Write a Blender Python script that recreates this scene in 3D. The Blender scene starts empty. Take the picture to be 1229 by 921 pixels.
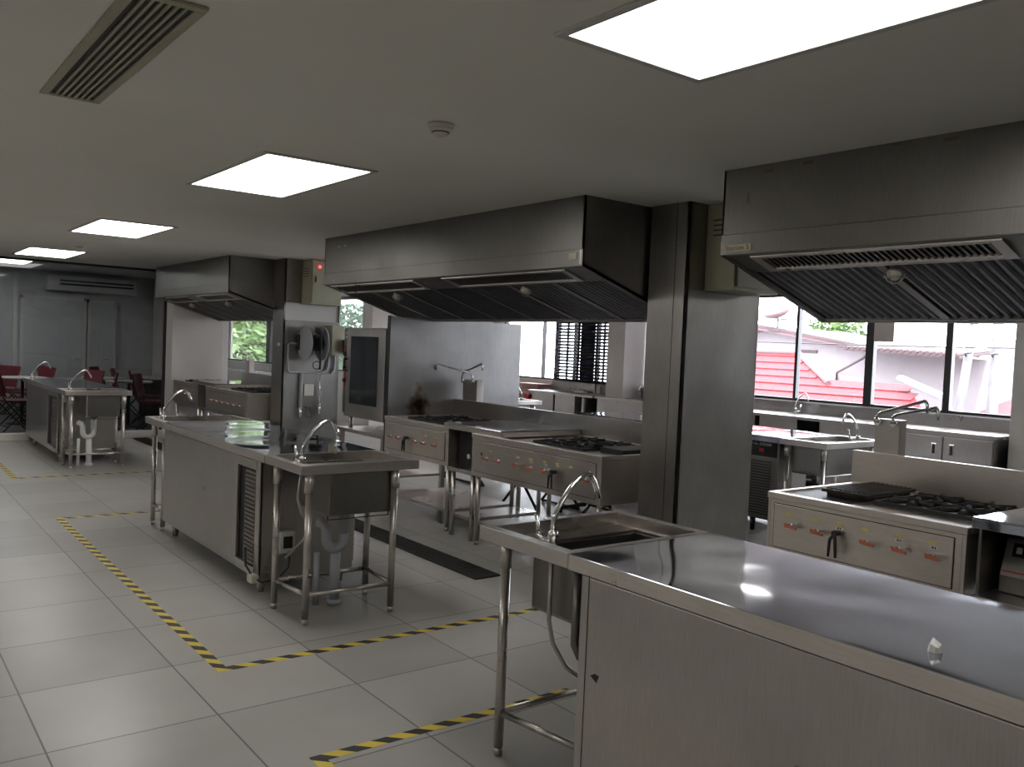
import bpy, bmesh, math, random
from mathutils import Vector, Matrix
random.seed(7)
S = bpy.context.scene
C = S.collection
PI = math.pi

# ------------------------------------------------------------------ materials
def new_mat(name):
    m = bpy.data.materials.new(name); m.use_nodes = True
    nt = m.node_tree; return m, nt, nt.nodes['Principled BSDF']

def plain(name, col, rough=.5, metal=0., var=0., vscale=6., emit=0., bump=0., bscale=60., spec=None):
    m, nt, b = new_mat(name)
    b.inputs['Base Color'].default_value = (*col, 1)
    b.inputs['Roughness'].default_value = rough
    b.inputs['Metallic'].default_value = metal
    if spec is not None: b.inputs['Specular IOR Level'].default_value = spec
    if emit:
        b.inputs['Emission Color'].default_value = (*col, 1); b.inputs['Emission Strength'].default_value = emit
    if var or bump:
        tc = nt.nodes.new('ShaderNodeTexCoord')
        if var:
            n = nt.nodes.new('ShaderNodeTexNoise'); n.inputs['Scale'].default_value = vscale; n.inputs['Detail'].default_value = 4
            nt.links.new(tc.outputs['Object'], n.inputs['Vector'])
            r = nt.nodes.new('ShaderNodeMapRange')
            r.inputs['From Min'].default_value = .3; r.inputs['From Max'].default_value = .7
            r.inputs['To Min'].default_value = 1-var; r.inputs['To Max'].default_value = 1+var*.6
            nt.links.new(n.outputs['Fac'], r.inputs['Value'])
            mx = nt.nodes.new('ShaderNodeVectorMath'); mx.operation = 'MULTIPLY'
            mx.inputs[0].default_value = col
            nt.links.new(r.outputs[0], mx.inputs[1]); nt.links.new(mx.outputs[0], b.inputs['Base Color'])
        if bump:
            n2 = nt.nodes.new('ShaderNodeTexNoise'); n2.inputs['Scale'].default_value = bscale
            nt.links.new(tc.outputs['Object'], n2.inputs['Vector'])
            bp = nt.nodes.new('ShaderNodeBump'); bp.inputs['Strength'].default_value = bump; bp.inputs['Distance'].default_value = .01
            nt.links.new(n2.outputs['Fac'], bp.inputs['Height']); nt.links.new(bp.outputs[0], b.inputs['Normal'])
    return m

def steel(name, col, rough, smear=.12, stretch=(1, 1, 30), wave=0., streak=.08):
    """brushed stainless: fine streaks in colour and roughness plus slow sheet waviness"""
    m, nt, b = new_mat(name)
    b.inputs['Metallic'].default_value = 1
    L = nt.links.new
    tc = nt.nodes.new('ShaderNodeTexCoord')
    mp = nt.nodes.new('ShaderNodeMapping'); mp.inputs['Scale'].default_value = stretch
    L(tc.outputs['Object'], mp.inputs['Vector'])
    n = nt.nodes.new('ShaderNodeTexNoise'); n.inputs['Scale'].default_value = 18; n.inputs['Detail'].default_value = 5
    L(mp.outputs[0], n.inputs['Vector'])
    n2 = nt.nodes.new('ShaderNodeTexNoise'); n2.inputs['Scale'].default_value = 2.3; n2.inputs['Detail'].default_value = 6; n2.inputs['Roughness'].default_value = .6
    L(tc.outputs['Object'], n2.inputs['Vector'])
    r = nt.nodes.new('ShaderNodeMapRange'); r.inputs['From Min'].default_value = .3; r.inputs['From Max'].default_value = .7
    r.inputs['To Min'].default_value = 1-streak; r.inputs['To Max'].default_value = 1+streak*.6
    L(n.outputs['Fac'], r.inputs['Value'])
    r2 = nt.nodes.new('ShaderNodeMapRange'); r2.inputs['From Min'].default_value = .3; r2.inputs['From Max'].default_value = .7
    r2.inputs['To Min'].default_value = 1-smear; r2.inputs['To Max'].default_value = 1.0
    L(n2.outputs['Fac'], r2.inputs['Value'])
    mu = nt.nodes.new('ShaderNodeMath'); mu.operation = 'MULTIPLY'; L(r.outputs[0], mu.inputs[0]); L(r2.outputs[0], mu.inputs[1])
    mx = nt.nodes.new('ShaderNodeVectorMath'); mx.operation = 'MULTIPLY'; mx.inputs[0].default_value = col
    L(mu.outputs[0], mx.inputs[1]); L(mx.outputs[0], b.inputs['Base Color'])
    rr = nt.nodes.new('ShaderNodeMapRange'); rr.inputs['From Min'].default_value = .3; rr.inputs['From Max'].default_value = .7
    rr.inputs['To Min'].default_value = rough*.8; rr.inputs['To Max'].default_value = rough*1.25
    L(n2.outputs['Fac'], rr.inputs['Value']); L(rr.outputs[0], b.inputs['Roughness'])
    if wave:
        n3 = nt.nodes.new('ShaderNodeTexNoise'); n3.inputs['Scale'].default_value = 2.2; n3.inputs['Detail'].default_value = 1
        L(tc.outputs['Object'], n3.inputs['Vector'])
        bp = nt.nodes.new('ShaderNodeBump'); bp.inputs['Strength'].default_value = wave; bp.inputs['Distance'].default_value = .02
        L(n3.outputs['Fac'], bp.inputs['Height']); L(bp.outputs[0], b.inputs['Normal'])
    return m

M = {}
M['steel'] = steel('brushed_steel', (.54, .51, .49), .34, stretch=(12, 12, .6), smear=.2)
M['steel_top'] = steel('worktop_steel', (.60, .635, .70), .062, smear=.22, stretch=(1, 1, 1), wave=.5, streak=.03)  # blue tint puts the mirrored daylit ceiling into the base colour
M['steel_column'] = steel('column_steel', (.36, .345, .33), .33, stretch=(10, 10, .5), smear=.25)
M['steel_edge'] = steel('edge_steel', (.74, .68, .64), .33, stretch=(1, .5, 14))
M['steel_lip'] = steel('lip_steel', (.58, .545, .515), .30, stretch=(1, 1, 14))
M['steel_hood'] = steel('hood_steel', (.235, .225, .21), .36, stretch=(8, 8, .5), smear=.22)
M['steel_cool'] = steel('partition_steel', (.46, .445, .44), .32, stretch=(2, 2, .4), smear=.2, wave=.12, streak=.04)
M['steel_stove'] = steel('stove_steel', (.70, .645, .59), .36, stretch=(.6, .6, 12))
M['chrome'] = plain('chrome', (.8, .8, .8), .08, 1)
M['filter'] = plain('greasy_filter_steel', (.13, .13, .14), .42, 1, var=.2)
M['dark'] = plain('black_void', (.012, .012, .013), .5)  # flat black stands in for shade inside slots and recesses; also colours black parts
M['iron'] = plain('cast_iron', (.012, .012, .014), .55, bump=.3)
M['griddle'] = plain('rusty_griddle', (.05, .035, .028), .5, .5, var=.5, vscale=12)
M['black_rubber'] = plain('black_rubber', (.015, .015, .016), .6, bump=.4, bscale=90)
M['orange'] = plain('orange_plastic', (.42, .12, .065), .45)
M['yellow'] = plain('yellow_sticker', (.62, .52, .12), .5)
M['white_sticker'] = plain('white_sticker', (.75, .75, .73), .5)
M['cream_label'] = plain('cream_label', (.62, .56, .42), .5)
M['ink'] = plain('black_ink', (.02, .02, .02), .6)
M['pvc'] = plain('grey_pvc', (.34, .35, .37), .35)
M['pvc_white'] = plain('white_pvc', (.72, .72, .72), .35)
M['white'] = plain('white_paint', (.62, .61, .58), .6)
M['offwhite_plastic'] = plain('offwhite_plastic', (.62, .60, .52), .45)
M['cream_metal'] = plain('cream_enamel', (.40, .38, .27), .45, var=.08)
M['ceiling'] = plain('ceiling_paint', (.86, .845, .79), .8, var=.03, vscale=1.2, spec=.2)
M['wall'] = plain('wall_paint', (.62, .61, .58), .7, var=.05, vscale=1.5)
M['wall_bright'] = plain('bright_wall_paint', (.66, .63, .60), .6, var=.06, vscale=2)
M['dining_wall'] = plain('dining_wall_paint', (.52, .54, .55), .35, var=.06)
M['dining_floor'] = plain('dining_floor', (.16, .16, .165), .4, var=.2)
M['frame_dark'] = plain('dark_window_frame', (.018, .017, .018), .4)
M['red_seat'] = plain('red_chair_plastic', (.16, .012, .03), .5, var=.1)
M['black_metal'] = plain('black_metal', (.012, .012, .012), .4)
M['table_white'] = plain('pale_table_top', (.55, .54, .50), .35)
M['red_paint'] = plain('red_paint', (.5, .02, .03), .4)
M['hose_red'] = plain('dark_red_hose', (.25, .02, .02), .5)
M['yellow_wood'] = plain('yellow_board', (.75, .42, .10), .5, var=.1)
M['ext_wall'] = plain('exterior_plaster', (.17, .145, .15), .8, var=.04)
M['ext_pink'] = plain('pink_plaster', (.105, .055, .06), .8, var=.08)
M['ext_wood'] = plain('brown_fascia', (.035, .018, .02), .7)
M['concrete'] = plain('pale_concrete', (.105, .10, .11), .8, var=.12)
M['bounce_ground'] = plain('bounce_ground', (.42, .45, .50), .9, var=.1)  # unseen ground made pale and bluish to throw light onto the ceiling indoors
M['leaf'] = plain('bright_leaf', (.07, .12, .03), .5, var=.5, vscale=3)
M['leaf_dark'] = plain('deep_leaf', (.025, .06, .03), .5, var=.5, vscale=3)
M['navy'] = plain('navy_paint', (.01, .012, .08), .5)
M['led_red'] = plain('red_pilot_lamp', (1, .03, .03), .3, emit=6)
M['scuff'] = plain('worn_mark', (.16, .12, .10), .55, .4)
M['soot'] = plain('burnt_residue', (.05, .04, .03), .9)
M['screen'] = plain('dark_display', (.01, .01, .012), .15)
M['fridge_dark'] = plain('dark_grille_paint', (.03, .03, .03), .45)

def make_panel_light():
    m, nt, b = new_mat('light_diffuser')
    b.inputs['Base Color'].default_value = (.9, .9, .9, 1)
    b.inputs['Emission Color'].default_value = (1, .97, .935, 1); b.inputs['Emission Strength'].default_value = 5.6
    return m
M['light'] = make_panel_light()
def make_dim_light():
    m, nt, b = new_mat('dim_diffuser')
    b.inputs['Emission Color'].default_value = (1, .985, .95, 1); b.inputs['Emission Strength'].default_value = 13
    return m
M['light_dim'] = make_dim_light()

def thin_glass(name, tint, refl=1.0):
    m = bpy.data.materials.new(name); m.use_nodes = True
    nt = m.node_tree; nt.nodes.clear(); L = nt.links.new
    o = nt.nodes.new('ShaderNodeOutputMaterial'); mix = nt.nodes.new('ShaderNodeMixShader')
    t = nt.nodes.new('ShaderNodeBsdfTransparent'); t.inputs[0].default_value = (*tint, 1)
    g = nt.nodes.new('ShaderNodeBsdfGlossy'); g.inputs['Roughness'].default_value = .0
    f = nt.nodes.new('ShaderNodeFresnel'); f.inputs['IOR'].default_value = 1.45
    mu = nt.nodes.new('ShaderNodeMath'); mu.operation = 'MULTIPLY'; mu.inputs[1].default_value = refl
    L(f.outputs[0], mu.inputs[0]); L(mu.outputs[0], mix.inputs[0]); L(t.outputs[0], mix.inputs[1]); L(g.outputs[0], mix.inputs[2]); L(mix.outputs[0], o.inputs[0])
    return m
M['glass'] = thin_glass('clear_glass', (.97, .97, .97), .5)
M['glass_dark'] = thin_glass('smoked_glass', (.60, .61, .62), .9)
M['oven_glass'] = plain('dark_oven_glass', (.02, .025, .03), .06)

def floor_material():
    m, nt, b = new_mat('polished_floor_tile'); L = nt.links.new
    tc = nt.nodes.new('ShaderNodeTexCoord')
    mp = nt.nodes.new('ShaderNodeMapping')
    P = .61
    mp.inputs['Location'].default_value = (-(.577)/P, -(3.36)/P, 0); mp.inputs['Scale'].default_value = (1/P, 1/P, 1)
    L(tc.outputs['Object'], mp.inputs['Vector'])
    fl = nt.nodes.new('ShaderNodeVectorMath'); fl.operation = 'FLOOR'; L(mp.outputs[0], fl.inputs[0])
    fr = nt.nodes.new('ShaderNodeVectorMath'); fr.operation = 'FRACTION'; L(mp.outputs[0], fr.inputs[0])
    wn = nt.nodes.new('ShaderNodeTexWhiteNoise'); wn.noise_dimensions = '2D'; L(fl.outputs[0], wn.inputs['Vector'])
    # grout: distance to the nearest tile edge
    sx = nt.nodes.new('ShaderNodeSeparateXYZ'); L(fr.outputs[0], sx.inputs[0])
    def edge(out):
        a = nt.nodes.new('ShaderNodeMath'); a.operation = 'SUBTRACT'; a.inputs[1].default_value = .5; L(out, a.inputs[0])
        c = nt.nodes.new('ShaderNodeMath'); c.operation = 'ABSOLUTE'; L(a.outputs[0], c.inputs[0]); return c
    ex, ey = edge(sx.outputs['X']), edge(sx.outputs['Y'])
    mxm = nt.nodes.new('ShaderNodeMath'); mxm.operation = 'MAXIMUM'; L(ex.outputs[0], mxm.inputs[0]); L(ey.outputs[0], mxm.inputs[1])
    g = nt.nodes.new('ShaderNodeMapRange'); g.inputs['From Min'].default_value = .4925; g.inputs['From Max'].default_value = .4965
    L(mxm.outputs[0], g.inputs['Value'])
    # cloudy marble tone + per tile tone
    n = nt.nodes.new('ShaderNodeTexNoise'); n.inputs['Scale'].default_value = 1.6; n.inputs['Detail'].default_value = 6; L(tc.outputs['Object'], n.inputs['Vector'])
    r1 = nt.nodes.new('ShaderNodeMapRange'); r1.inputs['From Min'].default_value = .3; r1.inputs['From Max'].default_value = .7
    r1.inputs['To Min'].default_value = .88; r1.inputs['To Max'].default_value = 1.04; L(n.outputs['Fac'], r1.inputs['Value'])
    r2 = nt.nodes.new('ShaderNodeMapRange'); r2.inputs['To Min'].default_value = .84; r2.inputs['To Max'].default_value = 1.05; L(wn.outputs['Value'], r2.inputs['Value'])
    mu = nt.nodes.new('ShaderNodeMath'); mu.operation = 'MULTIPLY'; L(r1.outputs[0], mu.inputs[0]); L(r2.outputs[0], mu.inputs[1])
    vm = nt.nodes.new('ShaderNodeVectorMath'); vm.operation = 'MULTIPLY'; vm.inputs[0].default_value = (.43, .418, .392); L(mu.outputs[0], vm.inputs[1])
    mix = nt.nodes.new('ShaderNodeMix'); mix.data_type = 'RGBA'
    L(g.outputs[0], mix.inputs['Factor']); L(vm.outputs[0], mix.inputs['A']); mix.inputs['B'].default_value = (.11, .105, .095, 1)
    L(mix.outputs['Result'], b.inputs['Base Color'])
    rr = nt.nodes.new('ShaderNodeMapRange'); rr.inputs['From Min'].default_value = .35; rr.inputs['From Max'].default_value = .65
    rr.inputs['To Min'].default_value = .27; rr.inputs['To Max'].default_value = .33
    b.inputs['Roughness'].default_value = .30; b.inputs['Specular IOR Level'].default_value = .42
    return m
M['floor'] = floor_material()

def tape_material():
    m, nt, b = new_mat('hazard_tape'); L = nt.links.new
    tc = nt.nodes.new('ShaderNodeTexCoord'); sx = nt.nodes.new('ShaderNodeSeparateXYZ'); L(tc.outputs['Object'], sx.inputs[0])
    a = nt.nodes.new('ShaderNodeMath'); a.operation = 'ADD'; L(sx.outputs['X'], a.inputs[0]); L(sx.outputs['Y'], a.inputs[1])
    d = nt.nodes.new('ShaderNodeMath'); d.operation = 'DIVIDE'; d.inputs[1].default_value = .135; L(a.outputs[0], d.inputs[0])
    f = nt.nodes.new('ShaderNodeMath'); f.operation = 'FRACT'; L(d.outputs[0], f.inputs[0])
    g = nt.nodes.new('ShaderNodeMath'); g.operation = 'GREATER_THAN'; g.inputs[1].default_value = .5; L(f.outputs[0], g.inputs[0])
    mix = nt.nodes.new('ShaderNodeMix'); mix.data_type = 'RGBA'; L(g.outputs[0], mix.inputs['Factor'])
    mix.inputs['A'].default_value = (.72, .55, .07, 1); mix.inputs['B'].default_value = (.018, .018, .018, 1)
    L(mix.outputs['Result'], b.inputs['Base Color']); b.inputs['Roughness'].default_value = .5
    return m
M['tape'] = tape_material()

def wave_tile(name, c1, c2, scale, axis='X'):
    m, nt, b = new_mat(name); L = nt.links.new
    tc = nt.nodes.new('ShaderNodeTexCoord'); br = nt.nodes.new('ShaderNodeTexBrick')
    mp = nt.nodes.new('ShaderNodeMapping')
    mp.inputs['Rotation'].default_value = (0, 0, PI/2)
    L(tc.outputs['Object'], mp.inputs['Vector']); L(mp.outputs[0], br.inputs['Vector'])
    br.inputs['Scale'].default_value = scale; br.inputs['Color1'].default_value = (*c1, 1); br.inputs['Color2'].default_value = (*[x*.85 for x in c1], 1)
    br.inputs['Mortar'].default_value = (*c2, 1); br.inputs['Mortar Size'].default_value = .03
    L(br.outputs['Color'], b.inputs['Base Color']); b.inputs['Roughness'].default_value = .65; b.inputs['Specular IOR Level'].default_value = .18
    return m
M['roof_tile'] = wave_tile('red_roof_tile', (.115, .013, .018), (.07, .008, .010), 2.2)

# ------------------------------------------------------------------ geometry helpers
class MB:
    def __init__(s): s.bm = bmesh.new(); s.smooth = False
    def box(s, x0, x1, y0, y1, z0, z1):
        v = [s.bm.verts.new(p) for p in ((x0,y0,z0),(x1,y0,z0),(x1,y1,z0),(x0,y1,z0),(x0,y0,z1),(x1,y0,z1),(x1,y1,z1),(x0,y1,z1))]
        for f in ((3,2,1,0),(4,5,6,7),(0,1,5,4),(1,2,6,5),(2,3,7,6),(3,0,4,7)): s.bm.faces.new([v[i] for i in f])
        return s
    def prism(s, pts, vec):
        """closed solid: polygon pts swept by vec"""
        vec = Vector(vec); a = [s.bm.verts.new(p) for p in pts]; b = [s.bm.verts.new(Vector(p)+vec) for p in pts]
        n = len(pts); fs = [s.bm.faces.new(a[::-1]), s.bm.faces.new(b)]
        for i in range(n): fs.append(s.bm.faces.new((a[i], a[(i+1) % n], b[(i+1) % n], b[i])))
        bmesh.ops.recalc_face_normals(s.bm, faces=fs)
        return s
    def tube(s, pts, r, n=10, cap=True):
        pts = [Vector(p) for p in pts]; rs = r if isinstance(r, (list, tuple)) else [r]*len(pts)
        rings = []; prev = None
        for i, p in enumerate(pts):
            if i == 0: t = pts[1]-p
            elif i == len(pts)-1: t = p-pts[i-1]
            else: t = (pts[i+1]-p).normalized()+(p-pts[i-1]).normalized()
            t.normalize()
            if prev is None:
                u = t.cross(Vector((0,0,1)))
                if u.length < 1e-3: u = t.cross(Vector((1,0,0)))
            else:
                u = prev - t*prev.dot(t)
            u.normalize(); prev = u; w = t.cross(u)
            rings.append([s.bm.verts.new(p+(u*math.cos(2*PI*k/n)+w*math.sin(2*PI*k/n))*rs[i]) for k in range(n)])
        fs = []
        for a, b in zip(rings, rings[1:]):
            for k in range(n): fs.append(s.bm.faces.new((a[k], a[(k+1)%n], b[(k+1)%n], b[k])))
        if cap: fs.append(s.bm.faces.new(rings[0][::-1])); fs.append(s.bm.faces.new(rings[-1]))
        for f in fs: f.smooth = len(f.verts) == 4
        bmesh.ops.recalc_face_normals(s.bm, faces=fs)
        return s
    def lathe(s, prof, c, axis=(0,0,1), n=20):
        """profile of (radius, height) about an axis through c"""
        c = Vector(c); q = Vector((0,0,1)).rotation_difference(Vector(axis)); fs = []; rings = []
        for r, h in prof:
            rings.append([s.bm.verts.new(c+q @ Vector((r*math.cos(2*PI*k/n), r*math.sin(2*PI*k/n), h))) for k in range(n)])
        for a, b in zip(rings, rings[1:]):
            for k in range(n):
                f = s.bm.faces.new((a[k], a[(k+1)%n], b[(k+1)%n], b[k])); f.smooth = True; fs.append(f)
        fs.append(s.bm.faces.new(rings[0][::-1])); fs.append(s.bm.faces.new(rings[-1]))
        bmesh.ops.recalc_face_normals(s.bm, faces=fs)
        return s
    def quad(s, a, b, c, d):
        s.bm.faces.new([s.bm.verts.new(p) for p in (a, b, c, d)]); return s
    def build(s, name, mat, parent=None, bevel=0., seg=2, loc=None):
        """all coordinates are world; the object's origin goes to its parent's (or loc)"""
        me = bpy.data.meshes.new(name)
        off = Vector(loc) if loc is not None else (wloc(parent) if parent else Vector((0,0,0)))
        bmesh.ops.translate(s.bm, verts=s.bm.verts, vec=-off)
        s.bm.to_mesh(me); s.bm.free(); me.materials.append(mat)
        o = bpy.data.objects.new(name, me); C.objects.link(o)
        if parent: o.parent = parent
        else: o.location = off
        if bevel:
            b = o.modifiers.new('bevel', 'BEVEL'); b.width = bevel; b.segments = seg; b.limit_method = 'ANGLE'; b.angle_limit = math.radians(50)
            b.harden_normals = False
        return o
def wloc(o):
    v = Vector((0,0,0))
    while o: v = v+o.location; o = o.parent
    return v
def thing(name, label, cat, loc, group=None):
    o = bpy.data.objects.new(name, None); C.objects.link(o); o.location = loc; o.empty_display_size = .1
    o['label'] = label; o['category'] = cat
    if group: o['group'] = group
    return o
def tag(o, label, cat, group=None):
    o['label'] = label; o['category'] = cat
    if group: o['group'] = group
    return o
def struct(name, mb, mat, bevel=0., loc=(0,0,0)):
    o = mb.build(name, mat, None, bevel, loc=loc); o['kind'] = 'structure'; return o
def part(mb, name, mat, parent, bevel=0., label=None):
    o = mb.build(name, M[mat], parent, bevel)
    if label: o['label'] = label
    return o
def copy_tree(o, parent=None):
    c = o.copy(); C.objects.link(c)
    if parent: c.parent = parent
    for ch in list(o.children): copy_tree(ch, c)
    return c
def arc(c, r, a0, a1, u, w, n=10):
    c, u, w = Vector(c), Vector(u), Vector(w)
    return [c+(u*math.cos(a0+(a1-a0)*k/n)+w*math.sin(a0+(a1-a0)*k/n))*r for k in range(n+1)]
def text_mesh(txt, size, mat, parent, loc, rot, name='lettering', ext=.0006):
    cu = bpy.data.curves.new('txt', 'FONT'); cu.body = txt; cu.size = size; cu.extrude = ext; cu.align_x = 'CENTER'; cu.align_y = 'CENTER'
    cu.space_character = 1.15
    t = bpy.data.objects.new('txt', cu); C.objects.link(t)
    dg = bpy.context.evaluated_depsgraph_get(); me = bpy.data.meshes.new_from_object(t.evaluated_get(dg))
    bpy.data.objects.remove(t); me.materials.clear(); me.materials.append(M[mat])
    o = bpy.data.objects.new(name, me); C.objects.link(o); o.parent = parent
    o.location = Vector(loc)-wloc(parent); o.rotation_euler = rot
    return o

CZ = 2.42      # ceiling
# ------------------------------------------------------------------ the room
struct('floor', MB().box(-3.5, 9.6, -4, 20.6, -.12, 0), M['floor'])
struct('floor_dining', MB().box(-3.4, 4.55, 13.2, 17, 0, .012), M['dining_floor'])
ceil = struct('ceiling', MB().box(-3.5, 9.7, -4, 13.06, CZ, CZ+.25).box(4.65, 9.7, 13.06, 20.6, CZ, CZ+.25), M['ceiling'])
struct('ceiling_dining', MB().box(-3.5, 4.65, 13.06, 17.1, 2.52, 2.70), M['dining_wall'])
struct('wall_left', MB().box(-3.6, -3.5, -4, 17.1, -.1, 2.7), M['wall'])
struct('wall_back', MB().box(-3.6, 9.7, -4.1, -4, -.1, 2.7), M['wall'])
struct('wall_dining', MB().box(-3.5, 4.65, 17.0, 17.12, -.1, 2.7), M['dining_wall'])
struct('wall_partition', MB().box(4.56, 4.65, 13.19, 20.5, -.1, CZ+.2), M['wall_bright'])
struct('wall_station_end', MB().box(3.72, 4.46, 12.86, 13.19, 0, CZ), M['wall_bright'], bevel=.004)
struct('wall_far', MB().box(4.56, 7.2, 20.5, 20.6, -.1, 2.7), M['wall'])
struct('wall_jog', MB().box(7.0, 9.7, 13.0, 13.12, -.1, 2.7), M['wall_bright'])
# rear window wall at X = 7 and the long window wall at X = 9.5
SILL, HEAD = 1.0, 2.36
struct('wall_rear_window', MB().box(7.0, 7.14, 13.12, 20.5, -.1, .97).box(7.0, 7.14, 13.12, 20.5, 2.30, 2.7)
       .box(7.0, 7.14, 13.12, 13.35, .97, 2.3).box(7.0, 7.14, 14.75, 15.0, .97, 2.3).box(7.0, 7.14, 20.0, 20.5, .97, 2.3), M['wall_bright'])
struct('wall_right', MB().box(9.5, 9.64, -4, 13, -.1, SILL).box(9.5, 9.64, -4, 13, HEAD, 2.7)
       .box(9.5, 9.64, -4, 2.1, SILL, HEAD).box(9.5, 9.64, 3.2, 3.70, SILL, HEAD).box(9.5, 9.64, 7.6, 8.40, SILL, HEAD)
       .box(9.5, 9.64, 12.65, 13, SILL, HEAD), M['wall_bright'])
struct('wall_pier_middle', MB().box(9.02, 9.5, 9.06, 9.42, 0, CZ), M['wall_bright'], bevel=.004)
struct('wall_pier_near', MB().box(9.05, 9.5, 3.25, 3.74, 0, CZ), M['wall_bright'], bevel=.004)

def window(idx, x, y0, y1, z0, z1, mull, fr=.05):
    w = bpy.data.objects.new('window_%d' % idx, None); C.objects.link(w); w.location = (x, (y0+y1)/2, z0); w['kind'] = 'structure'
    m = MB(); d = .06
    m.box(x, x+d, y0, y1, z0, z0+.03).box(x, x+d, y0, y1, z1-fr, z1).box(x, x+d, y0, y0+fr*.7, z0, z1).box(x, x+d, y1-fr*.7, y1, z0, z1)
    for y, wd in mull: m.box(x-.01, x+d, y-wd/2, y+wd/2, z0, z1)
    part(m, 'window_frame', 'frame_dark', w)
    part(MB().box(x+.03, x+.036, y0+.02, y1-.02, z0+.02, z1-.02), 'pane', 'glass', w)
    return w
window(1, 9.52, 3.70, 7.6, SILL, HEAD, [(4.60, .075), (5.52, .10), (6.505, .04)])
window(2, 9.52, 8.40, 9.08, SILL, HEAD, [])
window(3, 9.52, 9.42, 12.65, SILL, HEAD, [(11.17, .07), (11.53, .025), (10.70, .06), (10.18, .045), (9.90, .04)])
window(4, 9.52, 2.1, 3.2, SILL, HEAD, [(2.6, .04)])
window(5, 7.03, 15.0, 20.0, .97, 2.30, [(17.55, .20)])
window(6, 7.03, 13.35, 14.75, .97, 2.30, [])

# glazed partition to the dining room
gp = bpy.data.objects.new('window_7', None); C.objects.link(gp); gp.location = (1, 13.1, 0); gp['kind'] = 'structure'
m = MB()
for x in (-3.4, -1.2, .9, 3.68): m.box(x-.02, x+.02, 13.09, 13.13, .1, CZ)
m.box(-3.5, 3.70, 13.09, 13.13, CZ-.03, CZ)
part(m, 'window_frame', 'frame_dark', gp)
part(MB().box(-3.5, 3.69, 13.106, 13.114, .10, CZ-.02), 'pane', 'glass_dark', gp)
struct('trim_1', MB().box(-3.5, 3.72, 13.02, 13.20, 0, .10), M['wall_bright'], bevel=.01)
struct('wall_header', MB().box(-3.5, 3.76, 13.06, 13.2, CZ, 2.7), M['wall'])
# dining room back wall: doors and a light strip
def door(idx, x0, x1, z1, y=16.99):
    d = bpy.data.objects.new('door_%d' % idx, None); C.objects.link(d); d.location = ((x0+x1)/2, y, .012); d['kind'] = 'structure'
    part(MB().box(x0, x1, y-.03, y, .012, z1), 'door_panel', 'dining_wall', d, .003)
    part(MB().box(x0-.05, x0, y-.045, y, .012, z1+.05).box(x1, x1+.05, y-.045, y, .012, z1+.05).box(x0-.05, x1+.05, y-.045, y, z1, z1+.05), 'door_frame', 'wall', d)
    part(MB().tube([(x1-.08, y-.03, 1.0), (x1-.08, y-.08, 1.0), (x1-.18, y-.08, 1.0)], .01), 'door_handle', 'chrome', d)
door(1, 2.42, 3.36, 2.02); door(2, 3.48, 3.86, 2.0)
struct('trim_2', MB().box(2.26, 2.33, 16.93, 17.0, .012, 2.45), M['wall'])

# ------------------------------------------------------------------ station columns
def pillar(y0, y1, nm, painted):
    struct(nm, MB().box(3.985, 4.65, y0+.02, y1-.02, 0, CZ), M['wall_bright'])
    o = MB().box(3.965, 3.985, y0, y1, 0, CZ).box(3.965, 4.66, y0, y0+.02, 0, painted[0]).box(3.965, 4.66, y0, y0+.02, painted[1], CZ).box(4.65, 4.67, y0, y1, 0, CZ)
    o = struct('trim_%d' % (3 if nm.endswith('near') else 4), o, M['steel_column'], bevel=.002)
    return o
pillar(3.488, 3.80, 'wall_column_near', (1.9, 1.9))
pillar(9.463, 9.78, 'wall_column_far', (1.72, 1.93))
# a strip seam on the near column's front face
tag(MB().box(3.9635, 3.966, 3.585, 3.588, 0, CZ).build('cladding_seam', M['ink'], None, loc=(3.96, 3.587, 0)), 'thin dark vertical seam on the front of the nearest steel column', 'seam')

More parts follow.
